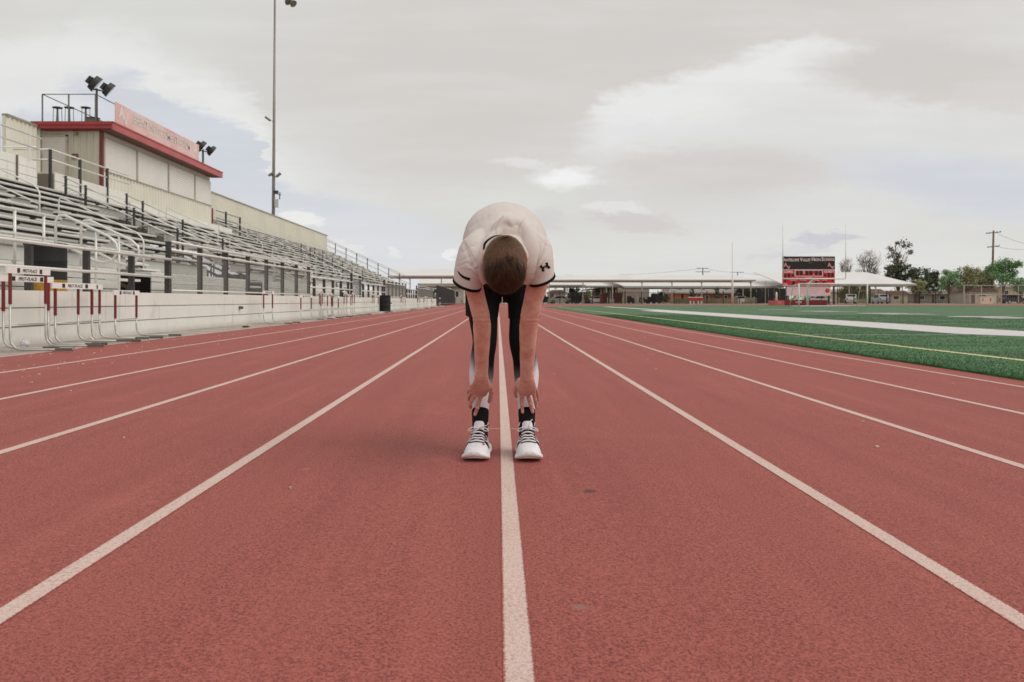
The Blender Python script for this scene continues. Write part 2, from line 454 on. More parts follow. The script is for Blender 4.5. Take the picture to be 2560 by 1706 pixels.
flat("restraining_line", [(6.12, 17.3), (9.44, 17.45), (9.44, 17.54), (6.12, 17.38)], ZL, M_TWHITE, kind="structure")
for k in range(-1, 17):
    y = 20.8 + 4.572 * k
    if y < 88: flat("yard_line", [(11.76, y - .05), (60.0, y - .05), (60.0, y + .05), (11.76, y + .05)], ZL, M_TWHITE, kind="structure")
for (x0, x1, yy) in [(9.2, 9.55, 16.7), (9.7, 10.1, 15.0)]:
    flat("yard_mark", [(x0, yy - .05), (x1, yy - .05), (x1, yy + .05), (x0, yy + .05)], ZL, M_TWHITE, kind="structure")
for i, (tx, yy) in enumerate([("4 0", 25.4), ("3 0", 34.5), ("2 0", 43.6), ("1 0", 52.8), ("G", 61.9)]):
    me = text_fit(tx, 4.4 if len(tx) > 1 else 1.6, 2.6, off=0.09)
    o = ob("field_number", me, None, (19.8, yy, ZL + .012), (0, 0, R(90)), M_TWHITE, kind="structure")
# loose turf fibres standing above the sheet near the track
n = 230000
yy = 7.0 + 34.0 * rng.random(n) ** 1.6; xx = 4.635 + 14.5 * rng.random(n) ** 1.5
keep = ~(((xx > 5.98) & (xx < 6.13)) | ((xx > 9.4) & (xx < 11.8)))
xx, yy = xx[keep], yy[keep]; n = len(xx)
an = rng.random(n) * PI * 2; hh = 0.010 + 0.014 * rng.random(n); ww = 0.0012 + 0.0015 * rng.random(n) + yy * 0.00006
base = np.stack([xx, yy, np.full(n, ZT + 0.018)], 1)
ax_ = np.stack([np.cos(an) * ww, np.sin(an) * ww, np.zeros(n)], 1)
tip = base + np.stack([(rng.random(n) - .5) * .03, (rng.random(n) - .5) * .03, hh], 1)
co = np.stack([base - ax_, base + ax_, tip], 1).reshape(-1, 3)
me = bpy.data.meshes.new("turf_fibres"); me.vertices.add(n * 3); me.vertices.foreach_set('co', co.ravel())
me.loops.add(n * 3); me.loops.foreach_set('vertex_index', np.arange(n * 3, dtype=np.int32))
me.polygons.add(n); me.polygons.foreach_set('loop_start', np.arange(0, n * 3, 3, dtype=np.int32)); me.polygons.foreach_set('loop_total', np.full(n, 3, dtype=np.int32))
me.update(); me.validate()
ob("turf_fibres", me, mt=mat("turf_fibre", (22, 70, 28), 0.7, col2=(64, 112, 58), vs=1.6, det=8, spec=.15), kind="stuff")
# leaf crumbs and grit along the foot of the wall
b = MB()
for i in range(620):
    yy = 7 + 60 * random.random() ** 1.6; xx = -6.2 + random.random() ** 1.3 * 2.4
    if i > 592: yy = 2.2 + 14 * random.random(); xx = random.uniform(-5, 4.6)
    s_ = random.uniform(.008, .022)
    a = random.random() * 6.28
    b.box((xx, yy, gz(xx) + 0.004), (s_, s_ * random.uniform(.5, 1), .008), a, random.uniform(-.4, .4))
b.build("leaf_litter", mat("dry_leaf_crumbs", (176, 146, 118), 0.9, col2=(208, 186, 164), vs=12), kind="stuff")
# ================================================================== THE GRANDSTAND (left of the track)
M_ALU = mat("mill_aluminium", (222, 220, 213), 0.5, 0.05, 1.2, metal=0.25, dirt=.25, dcol=(150, 146, 138))
M_ALUW = mat("painted_wall_panel", (224, 222, 214), 0.6, 0.04, 0.7, dirt=.35, dcol=(186, 176, 166), spec=.3)
def wall_mat():
    m = mat("painted_wall_panel", (224, 222, 214), 0.6, 0.04, 0.7, dirt=.35, dcol=(190, 182, 172), spec=.3)
    t = m.node_tree; q = G(t); b = [n for n in t.nodes if n.type == 'BSDF_PRINCIPLED'][0]; src = b.inputs['Base Color'].links[0].from_socket
    ge = q.n('ShaderNodeNewGeometry'); mp = q.n('ShaderNodeMapping'); mp.inputs['Scale'].default_value = (1.0, 3.0, .25); t.links.new(ge.outputs['Position'], mp.inputs[0])
    n_ = q.noise(mp.outputs[0], 1.6, 5.0, 0.65); mp2 = q.n('ShaderNodeMapping'); mp2.inputs['Scale'].default_value = (1.0, .7, .5); t.links.new(ge.outputs['Position'], mp2.inputs[0])
    c1 = q.mix(q.m('MULTIPLY', q.ss(n_, .56, .74), .5), src, lin(182, 150, 138)); c1 = q.mix(q.m('MULTIPLY', q.ss(q.noise(mp2.outputs[0], 3.0, 6.0, .7), .58, .7), .3), c1, lin(160, 146, 134))
    sx = q.n('ShaderNodeSeparateXYZ'); t.links.new(ge.outputs['Position'], sx.inputs[0])
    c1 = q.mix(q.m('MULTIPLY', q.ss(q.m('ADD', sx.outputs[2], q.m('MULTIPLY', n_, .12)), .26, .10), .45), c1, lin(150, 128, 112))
    t.links.new(c1, b.inputs['Base Color']); return m
wall_mat()
M_ALUD = mat("riser_board", (206, 203, 196), 0.55, 0.06, 1.0, metal=0.15, dirt=.35, dcol=(140, 134, 126))
M_PIPE = mat("rail_pipe", (222, 220, 214), 0.4, 0.05, 3.0, metal=0.25)
M_POST = mat("dark_post", (58, 55, 54), 0.6, 0.15, 6.0, bump=.001, bs=30)
M_BRK = mat("bracket_steel", (104, 96, 88), 0.6, 0.1, 5.0, metal=.3, dirt=.5, dcol=(96, 84, 76))
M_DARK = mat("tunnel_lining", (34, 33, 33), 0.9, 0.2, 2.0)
M_WIRE = mat("galvanised_wire", (140, 138, 132), 0.5, 0.1, 8.0, metal=.4)
M_TAN = mat("tan_corrugated_steel", (214, 210, 196), 0.55, 0.04, 0.5, metal=.0, dirt=.25, dcol=(168, 164, 148), spec=.3)
M_RED = mat("red_trim_paint", (150, 52, 50), 0.5, 0.10, 1.2, dirt=.35, dcol=(176, 92, 88))
M_WOOD = mat("weathered_steel", (110, 100, 92), .7)
M_FOOTP = mat("worn_foot_plank", (172, 169, 162), 0.55, 0.1, 1.5, metal=.2, dirt=.5, dcol=(104, 98, 90))
M_UND = mat("seat_underside_shade", (70, 66, 62), 0.8, 0.2, 3)  # shade beneath the seats, painted as a dark colour
XW, ZW = -6.3, 0.795
YE = 89.0
# --- low wall along the track: three courses of long panels
wall = thing("trackside_wall", "low off-white panel wall running along the outside edge of the red track", "wall", (XW, 0, 0))
pm = {}
def plank_mesh(key, L, d):
    if key in pm: return pm[key]
    b = MB(); b.box((0, L / 2, 0), (d[0], L - .006, d[1])); m_ = b.mesh(key); pm[key] = m_; return m_
g0 = gz(-6.3)
y = 4.0; k = 0
while y < YE:
    L = min(6.1, YE - y)
    for j, (z0, z1) in enumerate([(g0 - .02, g0 + .235), (g0 + .25, g0 + .485), (g0 + .50, ZW)]):
        me = plank_mesh("wall_panel_%d_%.2f" % (j, L), L, (.05, z1 - z0)); 
        ob("wall_panel", me, wall, (-.025 - .002 * ((k * 7 + j) % 3), y, (z0 + z1) / 2), mt=M_ALUW)
    y += L; k += 1
b = MB(); b.bx(-.11, -.055, 4, YE, -.02, ZW - .02); b.build("backing_board", M_ALUD, wall)
for (yy, sz) in [(21.2, .10), (51, .12), (84, .12)]:
    b = MB(); b.box((.0, 0, 0), (.07, sz * 1.1, sz * .7)).box((.045, 0, 0), (.02, sz * .8, sz * .5)); b.build("vent_box", M_BRK, wall, (.035, yy, .48))
# --- decks
stand = thing("grandstand", "long aluminium bleacher grandstand with stepped bench rows left of the track", "grandstand", (-6.4, 9, 0))
O = Vector((-6.4, 9, 0))
def sp_(name, me, loc, m, **kw): return ob(name, me, stand, tuple(Vector(loc) - O), mt=m, **kw)
X0, Z0, RUN, RISE = 9.3, 1.87, 0.61, 0.285
portals = [(18.5, 20.3), (27.9, 29.9), (44.8, 47.7), (58.0, 61.0), (70.5, 73)]
# lower deck
def seg_list(y0, y1, cuts):
    out = []; a = y0
    for (c0, c1) in sorted(cuts):
        if c0 > a: out.append((a, min(c0, y1)))
        a = max(a, c1)
    if a < y1: out.append((a, y1))
    return [(p, q) for p, q in out if q - p > .3]
for i in range(5):
    x = -6.56 - .29 * i
    for (a, c_) in seg_list(8, YE, []):
        b = MB(); b.box((0, (c_ - a) / 2, 0), (.27, c_ - a, .04)); sp_("deck_plank", b.mesh("deck_plank"), (x, a, .70), M_ALU)
# front face between lower deck and upper walkway, with the tunnel mouths
for (a, c_) in seg_list(8, 92, portals):
    for j in range(3):
        b = MB(); b.box((0, (c_ - a) / 2, 0), (.03, c_ - a, .18)); sp_("riser_board", b.mesh("riser_board"), (-8.08, a, .80 + .195 * j), M_ALUD)
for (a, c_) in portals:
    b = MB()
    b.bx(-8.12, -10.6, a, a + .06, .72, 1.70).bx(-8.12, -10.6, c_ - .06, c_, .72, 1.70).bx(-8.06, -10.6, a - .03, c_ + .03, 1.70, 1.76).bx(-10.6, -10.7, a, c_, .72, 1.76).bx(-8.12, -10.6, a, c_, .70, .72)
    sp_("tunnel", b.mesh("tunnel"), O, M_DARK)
# two low benches on the lower deck near the camera
for (x, z) in [(-7.72, 1.08)]:
    for (a, c_) in seg_list(8, YE, portals + [(15, 17.4), (29.9, 31.5)]):
        b = MB(); b.box((0, (c_ - a) / 2, 0), (.25, c_ - a, .05)); sp_("seat_plank", b.mesh("seat_plank"), (x, a, z), M_ALU)
for i in range(4):
    x = -8.22 - .27 * i
    for (a, c_) in seg_list(8, 92, portals):
        b = MB(); b.box((0, (c_ - a) / 2, 0), (.255, c_ - a, .05)); sp_("deck_plank", b.mesh("deck_plank"), (x, a, 1.30), M_ALU)
aisles = [12.6, 22.6, 37.0, 44.0, 51.0, 57.0, 71.0, 79.0, 87.0]
vomits = [(28.1, 32.5), (61.6, 66.0)]
def row_cuts(i):
    cuts = [(a - .6, a + .6) for a in aisles]
    if X0 + RUN * i < 13.6: cuts += vomits
    return cuts
brk = []
for i in range(14):
    x = -(X0 + RUN * i); z = Z0 + RISE * i
    y0 = 8.5 if i < 9 else 53.0
    for (a, c_) in seg_list(y0, 92, row_cuts(i)):
        nseg = max(1, round((c_ - a) / 5.5)); L = (c_ - a) / nseg
        for s_ in range(nseg):
            ya = a + L * s_
            key = "seat_plank_%.3f" % L
            if key not in pm:
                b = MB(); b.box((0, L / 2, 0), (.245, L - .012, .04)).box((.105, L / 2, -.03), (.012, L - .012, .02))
                for kx in (-.11, -.066, -.022, .022, .066): b.box((kx, L / 2, -.042), (.008, L - .012, .045))  # made-up ribs, added to trap light and darken the plank's underside
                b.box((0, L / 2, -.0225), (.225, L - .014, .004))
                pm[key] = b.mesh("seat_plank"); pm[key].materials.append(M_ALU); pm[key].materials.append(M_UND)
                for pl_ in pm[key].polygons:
                    if pl_.index >= 12: pl_.material_index = 1  # ribs and bottom sheet take the painted underside shade
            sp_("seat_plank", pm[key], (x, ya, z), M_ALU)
            key = "foot_%.3f" % L
            if key not in pm:
                b = MB(); b.box((0, L / 2, 0), (.33, L - .012, .045)); pm[key] = b.mesh("foot_plank")
            sp_("foot_plank", pm[key], (x - .28, ya, z - .145), M_FOOTP)
            key = "riser_%.3f" % L
            if key not in pm:
                b = MB(); b.box((0, L / 2, 0), (.02, L - .012, .262)); pm[key] = b.mesh("riser_board")
            sp_("riser_board", pm[key], (x - .105, ya, z - .30), M_ALUD)
        yb = a + .4
        while yb < c_ - .1:
            brk.append((x + .0, yb, z)); yb += 1.83
brk.sort(key=lambda t: t[1] / 1.0)
b = MB(); b.prism([(-.095, -.02), (.095, -.02), (.06, -.075), (-.03, -.12), (-.09, -.12)], -.05, .05)
bm_ = b.mesh("seat_bracket"); rest = MB()
for i, (x, yy, z) in enumerate(brk):
    if i < 290: sp_("seat_bracket", bm_, (x, yy, z), M_BRK)
    else: rest.prism([(x - .095, z - .02), (x + .095, z - .02), (x + .06, z - .075), (x - .03, z - .12), (x - .09, z - .12)], yy - .05, yy + .05)
o = rest.build("seat_bracket", M_BRK, stand, tuple(-O), kind="stuff")
# aisle steps
for a in aisles:
    top = 9 if a < 50 else 14
    for i in range(top):
        for h_ in (0, 1):
            key = "step"
            if key not in pm:
                b = MB(); b.box((0, 0, 0), (.30, 1.16, .05)).box((-.14, 0, -.09), (.02, 1.16, .14)); pm[key] = b.mesh("aisle_step")
            sp_("aisle_step", pm[key], (-(X0 + RUN * i - .17 + .305 * h_), a, Z0 - .43 + RISE * i + .142 * h_ + .01), M_ALU)
# understructure: raking beams and legs, and a dark back cladding beneath the seats
for a in np.arange(9.0, 92.1, 3.66):
    n_ = 9 if a < 53 else 14
    if any(v0 - .3 < a < v1 + .3 for v0, v1 in vomits): continue
    b = MB(); xe = X0 + RUN * n_
    b.bar((-9.0, a, 1.18), (-xe, a, 1.18 + (xe - 9.0) * RISE / RUN), .08, .14)
    for x in np.arange(9.6, xe, 2.2): b.bar((-x, a, 0), (-x, a, 1.12 + (x - 9.0) * RISE / RUN), .09)
    sp_("raking_frame", b.mesh("raking_frame"), O, M_BRK)
# vomitories: side walls, mesh and posts
def chain(bq, p, q, z0p, z1p, z0q, z1q, pitch=.07, w=.0035):
    """diamond mesh between two posts; heights may follow the slope"""
    p = Vector(p); q = Vector(q); L = (q - p).length; H = max(z1p - z0p, z1q - z0q); n = int((L + H) / pitch)
    def pt(s, t):
        zlo = z0p + (z0q - z0p) * s; zhi = z1p + (z1q - z1p) * s
        v = p.lerp(q, s); return Vector((v.x, v.y, zlo + (zhi - zlo) * t))
    for sgn in (1, -1):
        for k in range(n):
            a0 = k * pitch - H if sgn > 0 else k * pitch
            # line: along = a0 + sgn*t*H
            ts = [0, 1]; s0 = a0; s1 = a0 + sgn * H
            t0, t1 = 0.0, 1.0
            lo, hi = min(s0, s1), max(s0, s1)
            if hi <= 0 or lo >= L: continue
            def tt(sv): return (sv - s0) / (s1 - s0)
            c0 = sorted((tt(0.0), tt(L))); t0 = max(0, c0[0]); t1 = min(1, c0[1])
            if t1 - t0 < .02: continue
            A = pt((s0 + (s1 - s0) * t0) / L, t0); B_ = pt((s0 + (s1 - s0) * t1) / L, t1)
            bq.bar(A, B_, w)
for vi, (v0, v1) in enumerate(vomits):
    b = MB()
    b.bx(-9.2, -13.9, v0 - .06, v0, .7, 1.6).bx(-9.2, -13.9, v1, v1 + .06, .7, 1.6)
    b.add([(-9.2, v0 - .03, 1.6), (-13.9, v0 - .03, 1.6), (-13.9, v0 - .03, 3.5), (-9.2, v0 - .03, 1.4)], [(0, 1, 2, 3)])
    b.add([(-9.2, v1 + .03, 1.6), (-13.9, v1 + .03, 1.6), (-13.9, v1 + .03, 3.5), (-9.2, v1 + .03, 1.4)], [(0, 1, 2, 3)])
    b.bx(-13.9, -13.98, v0, v1 - 2.6, .7, 3.4).bx(-13.9, -13.98, v1 - 2.6, v1, 2.75, 3.4)
    sp_("vomitory_wall", b.mesh("vomitory_wall"), O, M_ALUD)
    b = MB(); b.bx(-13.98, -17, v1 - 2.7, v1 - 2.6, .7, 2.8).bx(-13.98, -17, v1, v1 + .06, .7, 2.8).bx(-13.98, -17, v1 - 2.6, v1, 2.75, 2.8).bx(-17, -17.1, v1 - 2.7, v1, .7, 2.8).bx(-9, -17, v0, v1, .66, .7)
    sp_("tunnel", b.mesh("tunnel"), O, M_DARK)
    for (yy, xs) in ((v0 - .1, [13.9, 13.26, 11.7, 10.3]), (v1 + .1, [13.9, 13.3, 11.8, 10.3])):
        fr = thing("aisle_guard", "dark-posted mesh guard stepping down the %s side of the %s stairwell" % (("near" if yy < v0 + .1 else "far"), ("nearer" if vi == 0 else "farther")), "railing", (-10.3, yy, 1.8), group="stairwell guards in the grandstand")
        o3 = Vector((-10.3, yy, 1.8))
        def top(x): return Z0 + (x - X0) * RISE / RUN + .64
        for x in xs:
            b = MB(); b.box((0, 0, 0), (.055, .08, 1.5 if x > 12 else 1.75)); b.build("post", M_POST, fr, tuple(Vector((-x, yy, top(x) - (.75 if x > 12 else .87))) - o3))
        for dzv in (0, -.28):
            b = MB(); b.tube([(-xs[0] - .1, 0, top(xs[0]) + dzv - .02), (-xs[-1] + 1.0, 0, top(xs[-1]) + dzv - .02 - 1.0 * RISE / RUN)], .022, 8)
            b.build("rail", M_PIPE, fr, tuple(Vector((0, yy, 0)) - o3), smooth=True)
        b = MB()
        for p, q in zip(xs[:-1], xs[1:]):
            chain(b, (-p, yy, 0), (-q, yy, 0), top(p) - 1.25, top(p) - .32, top(q) - 1.25, top(q) - .32, .12, .005)
        b.build("chain_link", M_WIRE, fr, tuple(-o3), kind="stuff")
# --- guard rails on the wall top
hi_sec = [(16.9, 29.4), (38.0, 40.4), (49.0, 60.3), (68.5, 85.0)]
lo_sec = [(8.6, 16.9), (29.4, 38.0), (40.4, 49.0), (60.3, 68.5)]
b = MB(); b.box((0, 0, 0), (.02, .075, .66)).box((-.045, -.03, 0), (.075, .012, .66)); LOWP = b.mesh("post")
b = MB(); b.box((0, 0, 0), (.02, .078, 1.02)).box((-.045, -.032, 0), (.075, .012, 1.02)); HIP = b.mesh("post")
LORD = ["nearest", "second", "third", "farthest"]
for i, (a, c_) in enumerate(lo_sec):
    t = thing("guard_rail", "low two-pipe rail on dark posts, %s low stretch on the trackside wall" % LORD[i], "railing", (XW - .06, a, ZW), group="low rails on the trackside wall")
    n_ = max(1, round((c_ - a) / 1.68))
    for k in range(n_):
        ob("post", LOWP, t, (0, (k + .97) * (c_ - a) / n_ if i == 0 else (k + .0) * (c_ - a) / n_ + .9, .33), mt=M_POST)
    for z in (.655, .31):
        b = MB(); b.tube([(.03, 0, z), (.03, c_ - a - .05, z)], .025, 8); b.build("rail", M_PIPE, t, smooth=True)
for i, (a, c_) in enumerate(hi_sec):
    t = thing("guard_rail", "tall dark-posted rail with chain-link infill, %s tall stretch on the trackside wall" % LORD[i], "railing", (XW - .06, a, ZW), group="tall mesh rails on the trackside wall")
    n_ = max(1, round((c_ - a) / 1.8))
    for k in range(n_ + 1): ob("post", HIP, t, (0, k * (c_ - a) / n_, .50), mt=M_POST)
    for z in (1.0, .84, .06):
        b = MB(); b.tube([(.03, .0, z), (.03, c_ - a, z)], .026 if z > .1 else .018, 8); b.build("rail", M_PIPE, t, smooth=True)
    b = MB()
    for k in range(n_):
        chain(b, (0, k * (c_ - a) / n_, 0), (0, (k + 1) * (c_ - a) / n_, 0), .06, .84, .06, .84, .085 if i == 0 else .14, .0045 if i == 0 else .007)
    b.build("chain_link", M_WIRE, t, kind="stuff")
# --- rail of the upper walkway and its stair handrails
t = thing("walkway_rail", "white two-pipe rail along the front of the upper walkway at the far left", "railing", (-8.06, 12, 1.3))
for z in (.88, .47): b = MB(); b.tube([(0, -2.5, z), (0, 3.9, z)], .026, 8); b.build("rail", M_PIPE, t, smooth=True)
for yy in (-1.2, 2.52, 3.45): b = MB(); b.tube([(0, yy, -.05), (0, yy, .88)], .026, 8); b.build("post", M_PIPE, t, smooth=True)
b = MB(); b.tube([(0, -2.4, 1.55), (0, .8, .92), (0, 1.4, .75), (0, 1.75, .3), (0, 1.75, 0)], .026, 8); b.build("sloping_rail", M_PIPE, t, smooth=True)
for k, yy in enumerate((15.55, 16.5)):
    t = thing("stair_handrail", "white looped pipe handrail, %s of the pair down the nearest front stair" % ("nearer" if k == 0 else "farther"), "handrail", (-7.9, yy, 1.3), group="handrails of the front stairs")
    b = MB()
    b.tube([(0, 0, -.0), (0, 0, .78), (.06, 0, .87), (.16, 0, .88), (.95, 0, .5), (1.08, 0, .38), (1.1, 0, .22), (1.02, 0, .08), (.86, 0, .03), (.7, 0, .07), (.05, 0, .40)], .026, 8)
    b.build("rail", M_PIPE, t, smooth=True)
    b = MB(); b.tube([(.72, 0, -.5), (.72, 0, .58)], .024, 8); b.build("post", M_PIPE, t, smooth=True)
for k, yy in enumerate((30.8, 31.9)):
    t = thing("stair_handrail", "white looped pipe handrail, %s of the pair by the middle tunnel mouth" % ("nearer" if k == 0 else "farther"), "handrail", (-7.9, yy, 1.3), group="handrails of the front stairs")
    b = MB()
    b.tube([(0, 0, -.0), (0, 0, .78), (.06, 0, .87), (.16, 0, .88), (.95, 0, .5), (1.08, 0, .38), (1.1, 0, .22), (1.02, 0, .08), (.86, 0, .03), (.7, 0, .07), (.05, 0, .40)], .026, 8)
    b.build("rail", M_PIPE, t, smooth=True)
# --- aisle handrails
ho = ["nearest", "second", "third", "fourth", "fifth", "sixth", "seventh", "eighth", "farthest"]
def zl(x): return Z0 - .43 + (x - X0) * RISE / RUN
for k, a in enumerate(aisles):
    spans = [(9.2, 11.4), (11.9, 14.1)] + ([(14.7, 17.0)] if a > 50 else [])
    for si, (xa, xb) in enumerate(spans):
        t = thing("aisle_handrail", "white looped pipe handrail in the %s aisle, %s flight" % (ho[k], ["bottom", "middle", "top"][si]), "handrail", (-xa, a, zl(xa)), group="aisle handrails in the grandstand")
        o3 = Vector((-xa, a, zl(xa)))
        sl_ = RISE / RUN
        P = [(-xa, a, zl(xa)), (-xa, a, zl(xa) + .78), (-xa - .05, a, zl(xa) + .9), (-xa - .18, a, zl(xa + .18) + .94), (-xb + .15, a, zl(xb - .15) + .94), (-xb + .03, a, zl(xb) + .9), (-xb, a, zl(xb) + .75), (-xb, a, zl(xb))]
        b = MB(); b.tube([tuple(Vector(p) - o3) for p in P], .021, 7); b.build("rail", M_PIPE, t, smooth=True)
        b = MB(); b.tube([tuple(Vector((-xa, a, zl(xa) + .5)) - o3), tuple(Vector((-xb, a, zl(xb) + .5)) - o3)], .019, 7); b.build("mid_rail", M_PIPE, t, smooth=True)
# --- end rail down the far side of the stand, and back rail
t = thing("end_rail", "dark posted rail stepping down the far end of the grandstand", "railing", (-9.3, 92.2, 1.4))
o3 = Vector((-9.3, 92.2, 1.4))
for x in np.arange(9.3, 18.2, 1.13):
    b = MB(); b.tube([tuple(Vector((-x, 92.2, zl(x))) - o3), tuple(Vector((-x, 92.2, zl(x) + 1.55)) - o3)], .045, 6); b.build("post", M_POST, t)
for dzv in (1.55, 1.38, .9):
    b = MB(); b.tube([tuple(Vector((-9.3, 92.2, zl(9.3) + dzv)) - o3), tuple(Vector((-18.1, 92.2, zl(18.1) + dzv)) - o3)], .022, 6); b.build("rail", M_WIRE, t, smooth=True)
# --- corrugated back wall
def corr(y0, y1, z0, z1, x, m, name, parent, loc, pitch=.3, depth=.045, rib=.07):
    """trapezoidal sheet standing in the plane x, ribs proud towards +x"""
    b = MB(); pr = []; yy = y0
    while yy < y1 - 1e-6:
        for (s_, d) in ((0, 0), (pitch - rib * 1.6, 0), (pitch - rib * 1.25, depth), (pitch - rib * .35, depth)):
            if yy + s_ <= y1: pr.append((yy + s_, d))
        yy += pitch
    pr.append((y1, 0)); vs = []
    for (a, d) in pr: vs += [(x + d, a, z0), (x + d, a, z1)]
    b.add(vs, [(2 * i, 2 * i + 2, 2 * i + 3, 2 * i + 1) for i in range(len(pr) - 1)])
    b.bx(x - .12, x - .01, y0, y1, z0, z1)
    return b.build(name, m, parent, loc)
bw = thing("back_wall", "tan corrugated metal wall along the top of the grandstand beyond the press box", "wall", (-18.1, 32, 0))
yy = 32.0
while yy < 92.0:
    y2 = min(yy + 6.0, 92.2); corr(0, y2 - yy, 3.6, 7.45, 0, M_TAN, "wall_sheet", bw, (0, yy - 32, 0), pitch=.30); yy = y2
b = MB(); b.bx(-.14, .07, 0, 60.3, 7.45, 7.53); b.build("coping", mat("tan_trim", (150, 144, 128), .6), bw)
# ================================================================== PRESS BOX
pb = thing("press_box", "tan corrugated press box with red roof trim and white roller shutters atop the grandstand", "building", (-15.7, 34.4, 4.3))
PO = Vector((-15.7, 34.4, 4.3))
def pbb(name, b, m, parent=None, **kw):
    return b.build(name, m, parent or pb, tuple(-PO) if parent is None else (0, 0, 0), **kw)
FX, BX, YA, YB = -15.7, -18.08, 34.4, 47.6
corr(0, YB - YA, .55, 1.50, 0, M_TAN, "front_sheet", pb, (0, 0, 0), pitch=.33, depth=.05, rib=.09)
b = MB(); b.bx(FX - .05, BX, YA + .05, YB, 4.3, 7.45); pbb("core_wall", b, M_TAN)
# side sheet towards the camera, ribs in relief; shade painted in as darker tan
b = MB(); x = FX - .03
while x > -17.0:
    b.bx(x, x - .04, YA - .03, YA + .05, 4.6, 7.36); x -= .26
b.bx(FX, BX, YA, YA + .05, 4.6, 7.36); pbb("side_sheet", b, mat("tan_side_sheet_shaded", (178, 172, 156), .6, .05, 1.0, dirt=.3, dcol=(150, 142, 128)))
M_SHUT = mat("white_shutter", (226, 222, 215), .5, .03, 1.0, dirt=.25, dcol=(184, 178, 170), spec=.35)
M_JAMB = mat("shutter_jamb", (168, 158, 144), .6, dirt=.6, dcol=(126, 92, 78))
edges = [34.55, 37.7, 41.3, 44.9, 47.5]
for i in range(4):
    a, c_ = edges[i] + .1, edges[i + 1] - .02
    fr = MB(); fr.bx(FX, FX + .02, a, c_, 5.84, 7.12); sh = pbb("roller_shutter", fr, mat("shutter_backing", (128, 122, 114), .8))
    b = MB(); b.bx(0, .03, 0, c_ - a - .01, 0, .086); me = b.mesh("slat")
    z = 5.85
    while z < 7.10:
        ob("slat", me, sh, (FX + .02, a, z), mt=M_SHUT); z += .098
    j = MB(); j.bx(FX, FX + .09, edges[i] - .03 if i else edges[i] - .05, edges[i] + .08, 5.80, 7.15); pbb("jamb", j, M_JAMB)
b = MB(); b.bx(FX, FX + .07, YA, YB, 5.79, 5.835); pbb("sill", b, M_JAMB)
b = MB(); b.bx(FX - .04, FX + .09, YA - .04, YA + .09, 4.3, 7.36); pbb("corner_post", b, mat("maroon_post", (104, 34, 34), .5))
b = MB(); b.bx(FX - .04, FX + .09, YB - .02, YB + .14, 4.0, 5.7); pbb("corner_post", b, MATS["maroon_post"])
# roof and fascia
rf = MB(); rf.bx(-15.2, -18.3, 34.15, 47.7, 7.42, 7.60); roof = pbb("roof", rf, mat("roof_deck", (120, 104, 96), .8))
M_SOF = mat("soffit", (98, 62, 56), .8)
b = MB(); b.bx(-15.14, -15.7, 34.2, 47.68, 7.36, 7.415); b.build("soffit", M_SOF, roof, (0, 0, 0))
for i in range(3):
    y0, y1 = 34.1 + 4.55 * i, min(34.1 + 4.55 * (i + 1), 47.72)
    b = MB(); b.bx(-15.08, -15.14, y0 + .012, y1 - .012, 7.36, 7.66).bx(-15.05, -15.14, y0 + .012, y1 - .012, 7.62, 7.67); b.build("fascia_board", M_FASC if 'M_FASC' in globals() else mat("faded_red_fascia", (178, 86, 84), .5, .1, .8, dirt=.4, dcol=(192, 120, 116)), roof)
b = MB(); b.bx(-15.14, -18.3, 34.08, 34.14, 7.54, 7.67).bx(-15.14, -18.3, 34.12, 34.18, 7.40, 7.535); b.build("side_fascia", M_RED, roof)
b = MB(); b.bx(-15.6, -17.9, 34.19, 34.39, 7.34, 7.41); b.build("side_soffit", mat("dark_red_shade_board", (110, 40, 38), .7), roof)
# door, sign plate, lamp on the side
d = MB(); d.bx(-17.05, -17.98, YA - .05, YA - .02, 4.62, 7.12); door = pbb("door", d, mat("grey_door", (188, 182, 174), .5, .04, 1))
b = MB(); b.bx(-16.98, -17.05, YA - .08, YA - .02, 4.62, 7.18).bx(-16.98, -17.98, YA - .08, YA - .02, 7.12, 7.18); b.build("door_frame", mat("door_frame", (160, 150, 136), .6), door)
b = MB(); b.tube([(-17.12, YA - .12, 5.55), (-17.12, YA - .05, 5.55)], .03, 8); b.build("handle", M_BRK, door)
b = MB(); b.box((-16.70, YA - .045, 6.34), (.24, .02, .19)); sg = pbb("sign_plate", b, mat("maroon_plate", (92, 26, 32), .5))
me = text_fit("PRESS BOX", .19, .035, off=.01); ob("lettering", me, sg, (-16.70, YA - .058, 6.35), FACE_CAM, M_SHUT)
b = MB(); b.box((-16.66, YA - .1, 7.22), (.09, .14, .1)).tube([(-16.62, YA - .2, 7.2), (-16.62, YA - .1, 7.22)], .06, 10); pbb("wall_lamp", b, mat("brass_lamp", (120, 104, 60), .4))
